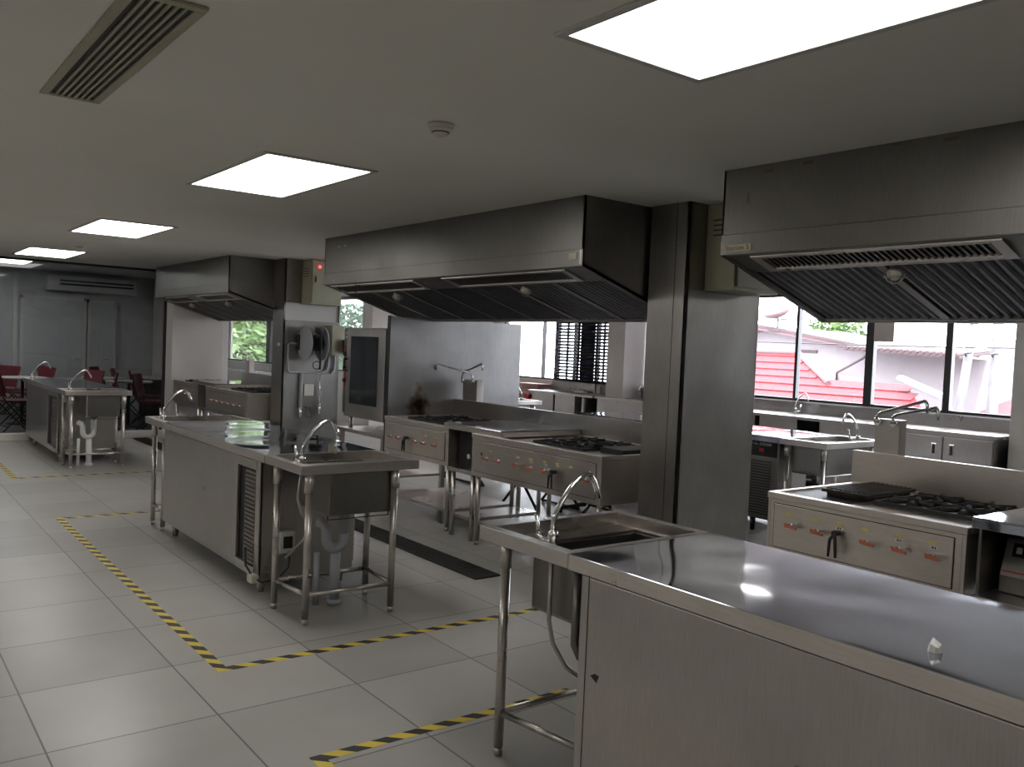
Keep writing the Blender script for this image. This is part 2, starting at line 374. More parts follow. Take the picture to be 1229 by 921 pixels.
# ------------------------------------------------------------------ range hoods
HX0, HX1 = 3.43, 4.33
def slope(x): return 2.005-.3167*(x-HX0)
def hood(y0, y1, label, vents, lamps, sign=None, nfil=7):
    t = thing('range_hood', label, 'hood', (HX0, (y0+y1)/2, 1.72), 'steel extraction hoods over the cooking stations')
    T = .012; zb = slope(HX1)
    side = lambda y: [(HX0, y, 2.005), (HX1, y, zb), (HX1, y, CZ), (HX0, y, CZ)]
    m = MB().box(HX0, HX0+T, y0, y1, 2.105, CZ)
    m.box(HX0-.002, HX0+T, y0, y1, 2.005, 2.103)
    m.prism(side(y0), (0, T, 0)); m.prism(side(y1-T), (0, T, 0))
    m.box(HX1-T, HX1, y0, y1, zb, CZ)
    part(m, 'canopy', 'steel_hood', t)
    # lip frame following the sloping underside
    def strip(xa, xb, ya, yb, up=0., th=.02):
        return [(xa, ya, slope(xa)+up), (xb, ya, slope(xb)+up), (xb, yb, slope(xb)+up), (xa, yb, slope(xa)+up)], (0, 0, th)
    f = MB()
    for a in ((HX0+T, HX0+.03, y0, y1), (HX1-.035, HX1, y0, y1), (HX0, HX1, y0, y0+.03), (HX0, HX1, y1-.03, y1)): f.prism(*strip(*a))
    # soffit plate beside and between the vents
    ys = [y0+.03]
    for v in vents: ys += [v[0], v[1]]
    ys.append(y1-.03)
    for a, b in zip(ys[::2], ys[1::2]):
        if b-a > .002: f.prism(*strip(HX0+.03, HX0+.20, a, b, .004))
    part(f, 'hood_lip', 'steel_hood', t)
    for (a, b) in vents:
        v = MB()
        for q in ((HX0+.03, HX0+.052, a, b), (HX0+.175, HX0+.20, a, b), (HX0+.05, HX0+.176, a, a+.05), (HX0+.05, HX0+.176, b-.05, b)): v.prism(*strip(*q, -.006, .014))
        vo = part(v, 'supply_vent', 'steel_lip', t)
        v = MB(); n = int((b-a-.1)/.028)
        for k in range(n):
            y = a+.05+(b-a-.1)*(k+.5)/n
            v.prism(*strip(HX0+.05, HX0+.178, y-.005, y+.005, 0., .012))
        part(v, 'vent_louvre', 'steel_hood', vo)
        part(MB().prism(*strip(HX0+.05, HX0+.178, a+.04, b-.04, .03, .01)), 'vent_back', 'dark', vo)
    # ribbed grease filters
    fy = [y0+.03+(y1-y0-.06)*k/nfil for k in range(nfil+1)]
    for a, b in zip(fy, fy[1:]):
        v = MB(); n = max(4, int((b-a-.05)/.048)); xa, xb = HX0+.21, HX1-.04
        for k in range(n):
            yy = a+.025+(b-a-.05)*k/n; w = (b-a-.05)/n
            v.prism([(xa, yy+.006, slope(xa)+.020), (xa, yy+w*.32, slope(xa)+.006), (xa, yy+w*.62, slope(xa)+.006), (xa, yy+w*.88, slope(xa)+.020)],
                    (xb-xa, 0, slope(xb)-slope(xa)))
        v.prism(*strip(xa, xb, a+.02, b-.02, .022, .008))
        fo = part(v, 'grease_filter', 'filter', t)
        part(MB().prism(*strip(xa, xb, a, a+.022, .003, .02)).prism(*strip(xa, xb, b-.022, b, .003, .02)).prism(*strip(xa-.008, xa+.01, a+.02, b-.02, .003, .02)), 'filter_frame', 'steel_hood', fo)
    for y in lamps:
        x = HX0+.29; z = slope(x); v = MB()
        v.tube(arc((x, y, z), .048, PI, 2*PI, (0, 1, 0), (0, 0, 1), 10), .003, 6)
        v.tube(arc((x, y, z), .048, PI, 2*PI, (1, 0, 0), (0, 0, 1), 10), .003, 6)
        v.tube(arc((x, y, z-.02), .045, 0, 2*PI, (1, 0, 0), (0, 1, 0), 16), .003, 6)
        part(v, 'lamp_guard', 'steel_lip', t)
        part(MB().lathe([(.03, .03), (.035, 0), (.03, -.02), (.015, -.034)], (x, y, z)), 'lamp_glass', 'offwhite_plastic', t)
    # small fixing marks and the sign plate on the front
    for yy, zz, w in () if y0 < 0 else ((y1-.28, 2.33, .035), (y1-.40, 2.33, .04), (y1-.2, 2.03, .012)):
        part(MB().box(HX0-.0035, HX0, yy-w/2, yy+w/2, zz-.006, zz+.006), 'fixing_clip', 'steel_lip', t)
    return t
h5 = hood(-.67, 2.809, 'near steel range hood carrying the cream Station 5 label', [(.30, 1.40), (1.50, 2.655)], [2.06, .9], nfil=5)
h4 = hood(3.825, 7.302, 'long middle steel range hood with two ceiling-side supply vents and lamps', [(4.02, 5.40), (5.80, 7.23)], [4.72, 6.48])
h3 = hood(9.78, 12.70, 'far steel range hood above the station next to the glazed dining partition', [(9.95, 11.05), (11.4, 12.45)], [10.6, 12.0], nfil=6)
# station sign
pl = part(MB().box(HX0-.006, HX0-.002, 2.625, 2.785, 2.018, 2.052), 'sign_label', 'cream_label', h5, label='cream label reading Station 5')
text_mesh('Station 5', .033, 'ink', pl, (HX0-.0065, 2.705, 2.035), (PI/2, 0, -PI/2))
part(MB().box(HX0-.006, HX0-.002, 3.875, 3.945, 2.045, 2.085), 'sign_label', 'cream_label', h4)
part(MB().box(HX0-.0025, HX0-.0005, 3.838, 3.85, 2.015, 2.10), 'fixing_clip', 'steel_lip', h4)
for yy, w, zz, hh in ((2.55, .05, 2.385, .016), (2.34, .05, 2.395, .016), (1.92, .035, 2.41, .008), (1.70, .06, 2.395, .014), (2.66, .012, 2.27, .05)):
    part(MB().box(HX0-.001, HX0+.001, yy-w/2, yy+w/2, zz-hh/2, zz+hh/2), 'paint_scuff', 'scuff', h5)

# ------------------------------------------------------------------ faucet (as part of a sink table)
def faucet(parent, x, y, z, dx=.20, dy=0., h=.26, hy=.075, hx=0., name='faucet'):
    b = MB().lathe([(.022, 0), (.022, .008), (.014, .014), (.014, .045), (.018, .05), (.018, .065), (.010, .07)], (x, y, z), n=16).build(name, M['chrome'], parent)
    d = Vector((dx, dy, 0)); L = d.length; d.normalize()
    base = Vector((x, y, z+.06)); top = h-.06
    pts = [base, base+Vector((0, 0, .05))]
    # leaning gooseneck: rises and arcs over
    for k in range(1, 13):
        a = k/12
        px = L*(a**1.15)
        pz = .05+(top-.05)*math.sin(min(1, a*1.18)*PI/2) - (.06*max(0, (a-.82)/.18)**1.5)
        pts.append(base+d*px+Vector((0, 0, pz)))
    pts.append(pts[-1]+d*.012+Vector((0, 0, -.03)))
    MB().tube(pts, .0095, 10).build('spout', M['chrome'], b)
    hn = MB().tube([(x, y, z+.03), (x+hx*.6, y+hy*.6, z+.03), (x+hx, y+hy, z+.04)], .011, 10)
    hn.tube([(x+hx, y+hy, z+.035), (x+hx*1.1, y+hy*1.1, z+.07), (x+hx*1.25, y+hy*1.25, z+.115)], [.009, .007, .008], 8)
    hn.build('handle', M['chrome'], b)
    return b

# ------------------------------------------------------------------ sink table
def sink_table(x0, x1, y0, y1, label, zt=.85, bowl=None, fau=None, legs=None, drain=None, fdir=1, group='steel sink tables on the prep islands', fdx=.20, rim_near=.08, rim_far=.04, side='n'):
    t = thing('sink_table', label, 'sink', ((x0+x1)/2, (y0+y1)/2, 0), group)
    bx0, bx1, by0, by1 = bowl
    # marine-edge worktop: rim, tray 4 cm down, bowl
    ra, rb = (rim_near, rim_far)
    m = MB(); lip = .05; tz = zt-.045
    m.box(x0, x0+.045, y0, y1, zt-lip, zt).box(x1-.04, x1, y0, y1, zt-lip, zt).box(x0+.045, x1-.04, y0, y0+ra, zt-lip, zt).box(x0+.045, x1-.04, y1-rb, y1, zt-lip, zt)
    ix0, ix1, iy0, iy1 = x0+.045, x1-.04, y0+ra, y1-rb
    m.box(ix0, bx0, iy0, iy1, tz-.01, tz).box(bx1, ix1, iy0, iy1, tz-.01, tz)
    if by0 > iy0: m.box(bx0, bx1, iy0, by0, tz-.01, tz)
    if by1 < iy1: m.box(bx0, bx1, by1, iy1, tz-.01, tz)
    part(m, 'worktop', 'steel_lip', t, .0025)
    w = .012; zb = zt-.28
    b = MB().box(bx0-w, bx0, by0-w, by1+w, zb, tz-.011).box(bx1, bx1+w, by0-w, by1+w, zb, tz-.011).box(bx0, bx1, by0-w, by0, zb, tz-.011).box(bx0, bx1, by1, by1+w, zb, tz-.011).box(bx0-w, bx1+w, by0-w, by1+w, zb-.008, zb+.004)
    part(b, 'basin', 'steel_hood', t, .006)  # darker hood steel puts the basin's dim reflections into its colour
    lx = legs or [(x0+.075, y0+.055), (x1-.09, y0+.055), (x0+.075, y1-.13), (x1-.09, y1-.13)]
    for (a, c) in lx:
        l = MB().tube([(a, c, .03), (a, c, zt-.15)], .0185, 14).tube([(a, c, zt-.15), (a, c, zt-lip)], .024, 14)
        lo = part(l, 'leg', 'steel_lip', t)
        part(MB().tube([(a, c, 0), (a, c, .03)], [.014, .018], 12), 'foot', 'steel', lo)
    (ax, ay), (bx, by_), (cx, cy), (dx_, dy_) = lx
    for p, q in (((ax, ay), (bx, by_)), ((cx, cy), (dx_, dy_)), ((ax, ay), (cx, cy)), ((bx, by_), (dx_, dy_))):
        part(MB().tube([(*p, .16), (*q, .16)], .0125, 10), 'stretcher', 'steel_lip', t)
    if fau: faucet(t, fau[0], fau[1], tz, dx=fdx, hy=.075*fdir)
    if drain:
        dx0, dy0 = drain[:2]; mt = drain[2]
        p = MB().tube([(dx0+.05, dy0, zb-.01), (dx0+.05, dy0, zb-.16)], .03, 14)
        p.tube([(dx0+.05, dy0, zb-.05)]+arc((dx0-.005, dy0, zb-.19), .055, 0, -PI, (1,0,0), (0,0,1), 10)+[(dx0-.06, dy0, zb-.13), (dx0-.075, dy0, zb-.10), (dx0-.10, dy0+.03, zb-.09)], .029, 14)
        p.tube([(dx0+.01, dy0+.02, zb-.26), (dx0+.01, dy0+.02, .0)], .030, 14).tube([(dx0+.01, dy0+.02, .0), (dx0+.01, dy0+.02, .03)], .04, 14)
        p.tube([(dx0-.09, dy0+.05, .30), (dx0-.09, dy0+.05, 0)], .017, 10)
        part(p, 'drain_pipe', mt, t)
        part(MB().tube([(dx0+.05, dy0, zb-.008), (dx0+.05, dy0, zb-.035)], .042, 14), 'drain_strainer', 'black_rubber', t)
        h = fau
        part(MB().tube([(fau[0], fau[1], zt-.05), (fau[0]-.01, fau[1]+.02, zt-.2), (fau[0]+.03, fau[1]+.05, zt-.30), (fau[0]+.09, fau[1]+.06, zt-.36), (fau[0]+.08, fau[1]+.12, zt-.46), (fau[0]+.02, fau[1]+.22, zt-.58)], .008, 8), 'supply_hose', 'steel', t)
        part(MB().tube([(bx0, by0+.03, zb-.012), (bx0, by0+.03, zb-.035), (bx1+.01, by0+.03, zb-.035), (bx1+.01, by0+.03, zb-.005)], .004, 6), 'waste_lever', 'black_metal', t)
    return t

def counter_cabinet(x0, x1, y0, y1, cy0, cy1, label, zt=.85, grille=(0., 0.), side_to=None, group='refrigerated steel counters on the prep islands', side_x=None):
    """worktop y0..y1 over a cabinet cy0..cy1"""
    t = thing('refrigerated_counter', label, 'counter', ((x0+x1)/2, (y0+y1)/2, 0), group)
    top = MB().box(x0, x1, y0, y1, zt-.012, zt).box(x0, x0+.012, y0, y1, zt-.05, zt-.012).box(x1-.012, x1, y0, y1, zt-.05, zt-.012)
    part(top, 'worktop', 'steel_top', t, .0025)
    # separate, duller front edge
    part(MB().box(x0-.0015, x0, y0, y1, zt-.05, zt-.0025), 'worktop_edge', 'steel_edge', t)
    cx0, cx1 = x0+.045, x1-.05; g0, g1 = grille
    zb = .095
    part(MB().box(cx0+.02, cx1, cy0+.012, cy1-.012, zb, zt-.013), 'cabinet', 'steel', t)
    pan = MB().box(cx0-.002, cx0+.018, (g1 if g1 else cy0), side_to or cy1, zb, zt-.07)
    part(pan, 'side_panel', 'steel', t, .003)
    part(MB().box(cx0+.005, cx1, cy0-.002, cy0+.012, zb-.01, zt-.05), 'end_panel', 'steel', t, .002)
    if g1:
        part(MB().box(cx0-.002, cx0+.019, g0-.02, g1, zb, zb+.055).box(cx0-.002, cx0+.019, g0-.02, g1, zt-.125, zt-.07).box(cx0-.002, cx0+.019, cy0-.002, g0, zb, zt-.07), 'grille_frame', 'steel_lip', t, .002)
        gm = MB().box(cx0+.0192, cx0+.0205, g0, g1, zb+.055, zt-.125)
        part(gm, 'grille_recess', 'dark', t)
        gm = MB(); ya, yb = g0+.03, g0+(g1-g0)*.62; n = 22; za, zc = zb+.07, zt-.15
        for k in range(n):
            z = za+(zc-za)*k/(n-1); gm.box(cx0+.008, cx0+.018, ya, yb, z-.006, z+.006)
        for k in range(9):
            y = ya+(yb-ya)*k/8; gm.box(cx0+.006, cx0+.012, y-.002, y+.002, za, zc)
        part(gm, 'grille', 'steel', t)
    # three doors on the working side
    n = 3; L = (cy1-cy0-.04)/n
    for k in range(n):
        a = cy0+.02+L*k
        d = part(MB().box(cx1, cx1+.025, a+.01, a+L-.01, zb+.03, zt-.08), 'door', 'steel', t, .003)
        part(MB().tube([(cx1+.025, a+.06, .45), (cx1+.055, a+.06, .47), (cx1+.055, a+.06, .60), (cx1+.025, a+.06, .62)], .007, 8), 'door_handle', 'chrome', d)
    for a in (cx0+.05, cx1-.05):
        for c in (cy0+.07, cy1-.10):
            part(MB().tube([(a, c, 0), (a, c, .06), (a, c, zb)], [.018, .026, .026], 12), 'castor_foot', 'steel_lip', t)
    return t

# near island (runs out of the right edge of the frame)
IX0, IX1 = 1.85, 2.555
sink_table(IX0, IX1, 2.068, 2.56, 'sink table at the far end of the nearest island, its leg by the tape',
           bowl=(2.0, 2.50, 2.112, 2.40), fau=(1.955, 2.27), legs=[(1.925, 2.49), (2.48, 2.49), (1.985, 2.085), (2.48, 2.085)], rim_near=.035, rim_far=.04)
v = MB().tube([(1.955, 2.27, .80), (1.955, 2.27, .56), (1.965, 2.255, .48), (2.0, 2.22, .40), (2.05, 2.18, .36)], .0085, 10)
sk0 = bpy.data.objects['sink_table']; part(v, 'supply_hose', 'steel', sk0)
part(MB().tube([(1.985, 2.165, .80), (1.985, 2.165, .75)], .024, 12).tube([(1.985, 2.165, .76), (1.985, 2.165, .50), (2.0, 2.155, .46), (2.05, 2.12, .45)], .016, 10), 'overflow_pipe', 'steel_hood', sk0)
nc = counter_cabinet(IX0, IX1, .06, 2.064, .15, 2.045, 'long mirror-bright counter of the nearest island with a scrap of tissue on it')
sink_table(IX0, IX1, -.43, .056, 'sink table at the hidden near end of the nearest island', bowl=(2.03, 2.47, -.35, .0), fau=(1.955, -.22), rim_near=.04)
part(MB().box(1.8915, 1.8935, 2.008, 2.010, .1, .79), 'panel_seam', 'ink', nc)
part(MB().prism([(1.8925, 1.985, .47), (1.8925, 1.955, .455), (1.8925, 1.945, .48), (1.8925, 1.965, .482)], (.001, 0, 0)), 'dent_mark', 'griddle', nc)
# middle island
sink_table(1.87, 2.575, 4.17, 4.668, 'sink table at the near end of the middle island with a grey waste trap',
           bowl=(2.07, 2.43, 4.235, 4.60), fau=(1.955, 4.36), legs=[(1.93, 4.205), (2.435, 4.195), (1.905, 4.56), (2.47, 4.56)], drain=(2.22, 4.46, 'pvc'), rim_near=.075)
mc = counter_cabinet(1.87, 2.575, 4.67, 6.62, 4.84, 6.68, 'middle island counter with a side grille and a power cord', grille=(4.90, 5.20), side_to=6.735)
sink_table(1.87, 2.575, 6.622, 7.12, 'sink table at the far end of the middle island, facing the glazed partition',
           bowl=(2.03, 2.47, 6.70, 7.05), fau=(1.955, 6.93), legs=[(1.93, 7.06), (2.45, 7.06), (1.93, 6.79), (2.45, 6.79)], rim_near=.04)
# power socket box and cord on the middle island
ob = part(MB().box(2.03, 2.125, 4.795, 4.838, .24, .37), 'socket_box', 'offwhite_plastic', mc, .004)
part(MB().box(2.05, 2.105, 4.791, 4.7955, .27, .34), 'socket_switch', 'screen', ob)
part(MB().tube([(2.09, 4.79, .25), (2.08, 4.78, .16), (2.02, 4.78, .10), (1.93, 4.80, .085), (1.90, 4.86, .10), (1.885, 4.95, .16), (1.90, 5.0, .25)], .006, 8), 'power_cord', 'black_rubber', mc)
part(MB().box(1.875, 1.925, 4.83, 4.90, .075, .12), 'cord_box', 'offwhite_plastic', mc, .004)
# far island
sink_table(1.86, 2.535, 10.20, 10.68, 'sink table at the near end of the farthest island with a white waste pipe',
           bowl=(2.09, 2.41, 10.26, 10.60), fau=(1.95, 10.42), legs=[(1.935, 10.245), (2.455, 10.235), (1.92, 10.58), (2.46, 10.58)], drain=(2.15, 10.45, 'pvc_white'), rim_near=.07)
fc = counter_cabinet(1.86, 2.535, 10.682, 12.60, 10.82, 12.64, 'farthest island counter in front of the glazed partition', grille=(10.88, 11.42), side_to=12.95)
sink_table(1.86, 2.535, 12.602, 12.99, 'sink table at the far end of the farthest island against the red chairs',
           bowl=(2.0, 2.43, 12.68, 12.92), fau=(1.95, 12.82), legs=[(1.955, 12.94), (2.455, 12.94), (1.955, 12.70), (2.455, 12.70)], rim_near=.04)
# crumpled tissue
v = MB(); c = Vector((1.975, .945, .8505)); ring = []
for k in range(7):
    a = 2*PI*k/7; ring.append(c+Vector((math.cos(a)*.018*random.uniform(.7, 1.2), math.sin(a)*.017*random.uniform(.7, 1.2), 0)))
mid = [c+(p-c)*.8+Vector((0, 0, random.uniform(.008, .02))) for p in ring]; tp = c+Vector((.003, .006, .032))
bm = v.bm; r0 = [bm.verts.new(p) for p in ring]; r1 = [bm.verts.new(p) for p in mid]; tv = bm.verts.new(tp)
for k in range(7):
    bm.faces.new((r0[k], r0[(k+1) % 7], r1[(k+1) % 7], r1[k])); bm.faces.new((r1[k], r1[(k+1) % 7], tv))
bm.faces.new(r0[::-1]); bmesh.ops.recalc_face_normals(bm, faces=bm.faces)
tag(v.build('tissue', M['white_sticker'], None, loc=c), 'small crumpled scrap of white tissue on the nearest island worktop', 'tissue')

# ------------------------------------------------------------------ stoves
def grate(parent, x0, x1, y0, y1, z, n=2):
    """cast-iron burner grate: frame and fingers"""
    g = MB(); b = .009
    for x in (x0, x1): g.box(x-b, x+b, y0, y1, z+.004, z+.022)
    for y in (y0, y1): g.box(x0, x1, y-b, y+b, z+.004, z+.022)
    k = n
    for i in range(k):
        ya = y0+(y1-y0)*i/k; yb = y0+(y1-y0)*(i+1)/k; yc = (ya+yb)/2; xc = (x0+x1)/2
        if i: g.box(x0, x1, ya-b, ya+b, z+.004, z+.022)
        for cx in ((x0+xc)/2, (xc+x1)/2):
            for a in range(6):
                th = a*PI/3+.3; r0, r1 = .03, .115
                p = Vector((cx+math.cos(th)*r0, yc+math.sin(th)*r0, z+.026)); q = Vector((cx+math.cos(th)*r1, yc+math.sin(th)*r1, z+.024))
                g.tube([p, q], [.011, .015], 6)
        g.box(xc-b, xc+b, ya, yb, z+.004, z+.022)
    go = part(g, 'burner_grate', 'iron', parent)
    for i in range(k):
        yc = y0+(y1-y0)*(i+.5)/k; xc = (x0+x1)/2
        for cx in ((x0+xc)/2, (xc+x1)/2):
            part(MB().lathe([(.045, -.012), (.045, 0), (.03, .01), (.01, .012)], (cx, yc, z), n=16), 'burner', 'iron', go)
    return go
def valve(parent, x, y, z, mat='orange', kind='lever'):
    if kind == 'lever':
        b = MB().tube([(x, y, z), (x-.03, y, z)], .010, 10).build('valve', M['chrome'], parent)
        MB().prism([(x-.03, y+.022, z+.010), (x-.03, y-.045, z-.002), (x-.03, y-.048, z-.014), (x-.03, y+.018, z-.010)], (-.012, 0, 0)).build('valve_lever', M[mat], b, .002)
    else:
        b = MB().tube([(x, y, z), (x-.04, y, z)], .014, 10).build('valve', M['black_metal'], parent)
        MB().tube([(x-.03, y, z), (x-.045, y+.015, z-.03), (x-.045, y+.020, z-.11)], [.008, .008, .006], 8).tube([(x-.03, y, z), (x-.045, y-.012, z-.03), (x-.045, y-.018, z-.11)], [.008, .008, .006], 8).build('valve_lever', M['black_rubber'], b)
    return b
def sticker(parent, x, y, z, mat, w=.034, h=.012):
    o = MB().box(x-.0015, x, y-w/2, y+w/2, z-h/2, z+h/2).build('sticker', M[mat], parent)
    if mat == 'white_sticker':
        MB().box(x-.0022, x-.0015, y-.010, y-.003, z-.004, z+.003).box(x-.0022, x-.0015, y+.001, y+.010, z-.004, z+.004).build('sticker_mark', M['ink'], o)
    return o
def stove(x0, y0, y1, zt, label, valves, stickers, depth=.80, sole=.56, hole=None, shelf=True):
    t = thing('gas_range', label, 'stove', (x0+depth/2, (y0+y1)/2, 0), 'steel gas ranges of the cooking stations')
    x1 = x0+depth
    rim = MB().box(x0, x0+.045, y0, y1, zt-.032, zt).box(x1-.02, x1, y0, y1, zt-.032, zt).box(x0+.045, x1-.02, y0, y0+.02, zt-.032, zt).box(x0+.045, x1-.02, y1-.03, y1, zt-.032, zt)
    part(rim, 'top_rim', 'steel_stove', t, .003)
    part(MB().box(x0+.045, x1-.02, y0+.02, y1-.03, zt-.03, zt-.012), 'hob_plate', 'steel_stove', t)
    body = MB().box(x0+.005, x1-.005, y0+.004, y0+.02, sole-.03, zt-.033).box(x0+.005, x1-.005, y1-.02, y1-.004, sole-.03, zt-.033)
    body.box(x0+.006, x0+.02, y0+.02, y1-.02, sole-.03, zt-.033).box(x1-.02, x1-.006, y0+.02, y1-.02, sole-.03, zt-.033).box(x0+.02, x1-.02, y0+.02, y1-.02, sole-.03, sole-.02)
    part(body, 'body', 'steel_stove', t, .002)
    cp = part(MB().box(x0+.000, x0+.0055, y0+.055, y1-.045, sole+.01, zt-.055), 'control_panel', 'steel_stove', t, .0015)
    part(MB().box(x0+.0045, x0+.0052, y0+.050, y1-.040, sole+.006, zt-.051), 'panel_gap', 'ink', cp)
    for y, z, kind in valves: valve(t, x0, y, z, kind='lever' if kind == 'l' else 'hose')
    for y, z, mt in stickers: sticker(t, x0, y, z, mt)
    for a in (x0+.045, x1-.045):
        for c in (y0+.05, y1-.05):
            lo = part(MB().tube([(a, c, .03), (a, c, sole-.03)], .0185, 12), 'leg', 'steel_lip', t)
            part(MB().tube([(a, c, 0), (a, c, .03)], [.014, .018], 10), 'foot', 'steel', lo)
    if shelf:
        part(MB().box(x0+.045, x1-.045, y0+.05, y1-.05, .15, .175), 'shelf', 'steel_lip', t, .003)
    else:
        for p, q in (((x0+.045, y0+.05), (x1-.045, y0+.05)), ((x0+.045, y1-.05), (x1-.045, y1-.05)), ((x1-.045, y0+.05), (x1-.045, y1-.05))):
            part(MB().tube([(*p, .16), (*q, .16)], .0125, 8), 'stretcher', 'steel_lip', t)
    return t
kz = .693
s5 = stove(3.70, 1.665, 2.652, .838, 'gas range of the nearest station with a rusty griddle and six valves',
           [(2.50, kz, 'l'), (2.355, kz, 'l'), (2.25, kz+.01, 'h'), (2.10, kz, 'l'), (1.95, kz, 'l'), (1.80, kz, 'l')],
           [(2.52, .742, 'yellow'), (2.375, .742, 'yellow'), (2.245, .745, 'yellow'), (2.245, .725, 'white_sticker'), (2.12, .742, 'yellow'), (1.96, .747, 'yellow'), (1.955, .727, 'white_sticker'), (1.81, .745, 'yellow'), (1.80, .727, 'white_sticker')])
grate(s5, 3.93, 4.42, 1.72, 2.20, .826, 2)
part(MB().box(3.80, 4.40, 2.27, 2.60, .8262, .829), 'griddle_well', 'dark', s5)
v = MB().box(3.93, 4.42, 2.26, 2.50, .846, .862)
for k in range(9): v.box(3.95, 4.40, 2.275+.025*k, 2.285+.025*k, .862, .868)
v.box(3.95, 4.40, 2.28, 2.48, .829, .846)
part(v, 'griddle', 'griddle', s5, .003, label='rusty ribbed griddle plate')
s4 = stove(3.775, 3.945, 5.375, .848, 'wide gas range of the middle station between the column and the worktop',
           [(5.16, .685, 'l'), (5.01, .683, 'l'), (4.795, .685, 'l'), (4.64, .682, 'l'), (4.49, .685, 'l'), (4.385, .69, 'h'), (4.07, .688, 'l')],
           [(5.12, .735, 'yellow'), (4.80, .735, 'yellow'), (4.655, .74, 'yellow'), (4.65, .722, 'white_sticker'), (4.50, .74, 'yellow'), (4.495, .722, 'white_sticker'), (4.37, .745, 'yellow'), (4.37, .727, 'white_sticker'), (4.24, .74, 'yellow')], sole=.56)
part(MB().tube([(3.777, 5.235, .705), (3.772, 5.235, .705)], .012, 12), 'ignition_hole', 'dark', s4)
grate(s4, 3.90, 4.45, 4.25, 4.78, .836, 2)
v = MB().box(4.0, 4.5, 3.985, 4.20, .836, .872)
part(v, 'griddle', 'iron', s4, .004, label='black griddle box beside the burners')
s3 = stove(3.83, 5.775, 6.82, .855, 'gas range of the middle station standing against the steel end screen',
           [(6.66, .69, 'l'), (6.53, .69, 'l'), (6.40, .70, 'h'), (6.25, .69, 'l'), (6.12, .69, 'l'), (5.95, .69, 'l')],
           [(6.39, .75, 'white_sticker'), (6.12, .745, 'yellow'), (5.96, .745, 'yellow')], depth=.75, sole=.565)
grate(s3, 3.95, 4.45, 5.90, 6.60, .843, 2)
s2 = stove(3.70, 9.82, 11.30, .85, 'wide gas range of the far station beside the far column',
           [(11.0, .69, 'l'), (10.8, .69, 'l'), (10.6, .69, 'l'), (10.4, .69, 'l'), (10.2, .69, 'l'), (10.0, .69, 'l')],
           [(11.0, .74, 'yellow'), (10.6, .74, 'white_sticker'), (10.45, .74, 'white_sticker'), (10.35, .74, 'white_sticker'), (10.2, .74, 'yellow'), (10.0, .74, 'yellow')])
grate(s2, 3.85, 4.35, 10.05, 10.75, .838, 2)
s1 = stove(3.74, 11.75, 12.83, .85, 'gas range of the far station against the pale end wall',
           [(12.6, .69, 'l'), (12.4, .69, 'l'), (12.2, .69, 'l'), (12.0, .69, 'l')], [(12.5, .74, 'white_sticker'), (12.2, .74, 'white_sticker')], depth=.72)
grate(s1, 3.85, 4.3, 11.95, 12.6, .838, 2)

# raised worktops bridging the ranges, each over a black recessed box
def bridge(x0, x1, y0, y1, z, by0, by1, label):
    t = thing('bridge_worktop', label, 'worktop', ((x0+x1)/2, (y0+y1)/2, 0), 'raised steel worktops between the ranges')
    part(MB().box(x0, x1, y0, y1, z-.008, z), 'worktop', 'steel_top', t, .002)
    part(MB().box(x0, x0+.008, y0, y1, z-.045, z-.0085).box(x0+.008, x1, y0, y0+.008, z-.045, z-.0085), 'worktop_edge', 'steel_edge', t)
    if by0 is not None:
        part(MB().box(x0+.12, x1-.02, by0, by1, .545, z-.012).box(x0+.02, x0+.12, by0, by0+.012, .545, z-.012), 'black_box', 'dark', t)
        part(MB().box(x0+.01, x1-.02, by0, by1, .515, .545), 'shelf', 'steel_lip', t, .002)
        part(MB().tube([(x0+.12, (by0+by1)/2, .64), (x0+.09, (by0+by1)/2, .64)], .02, 12), 'gas_cock', 'chrome', t)
        for a in (x0+.05, x1-.06):
            for c in (by0+.04, by1-.04): part(MB().tube([(a, c, 0), (a, c, .515)], .0185, 12), 'leg', 'steel_lip', t)
        part(MB().box(x0+.05, x1-.06, by0+.04, by1-.04, .15, .175), 'lower_shelf', 'steel_lip', t)
    return t
bridge(3.80, 4.575, 5.04, 5.80, .893, 5.40, 5.75, 'raised worktop between the two ranges of the middle station')
bridge(3.74, 4.55, 11.05, 11.95, .893, 11.36, 11.70, 'raised worktop between the two ranges of the far station')
# nearest station's worktop: open shelf with an induction hob below it
bt = thing('bridge_worktop', 'raised worktop right of the nearest range with an appliance below it', 'worktop', (4.1, 1.2, 0), 'raised steel worktops between the ranges')
part(MB().box(3.69, 4.575, .75, 1.645, .882, .89).box(3.69, 3.698, .75, 1.645, .845, .882).box(3.698, 4.575, 1.637, 1.645, .845, .882), 'worktop', 'steel_top', bt, .002)
part(MB().box(3.70, 4.55, .75, 1.64, .535, .565), 'shelf', 'steel', bt, .002)
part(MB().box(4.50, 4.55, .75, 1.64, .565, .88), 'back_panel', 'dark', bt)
part(MB().box(3.74, 4.50, 1.625, 1.637, .565, .88), 'end_panel', 'steel_hood', bt)
for a in (3.75, 4.5):
    for c in (.80, 1.59): part(MB().tube([(a, c, 0), (a, c, .535)], .0185, 12), 'leg', 'steel_lip', bt)
ih = thing('induction_cooker', 'grey sloped-front countertop cooker on the shelf below the nearest worktop', 'cooker', (4.0, 1.3, .565))
part(MB().prism([(3.86, 1.14, .567), (3.86, 1.14, .64), (3.92, 1.14, .795), (4.35, 1.14, .80), (4.35, 1.14, .567)], (0, .46, 0)), 'housing', 'steel_hood', ih, .006)
fx = lambda z, o=0: 3.86+(z-.64)*.387-o
part(MB().prism([(fx(.72), 1.515, .72), (fx(.72, .004), 1.515, .72), (fx(.775, .004), 1.515, .775), (fx(.775), 1.515, .775)], (0, .05, 0)), 'switch', 'screen', ih)
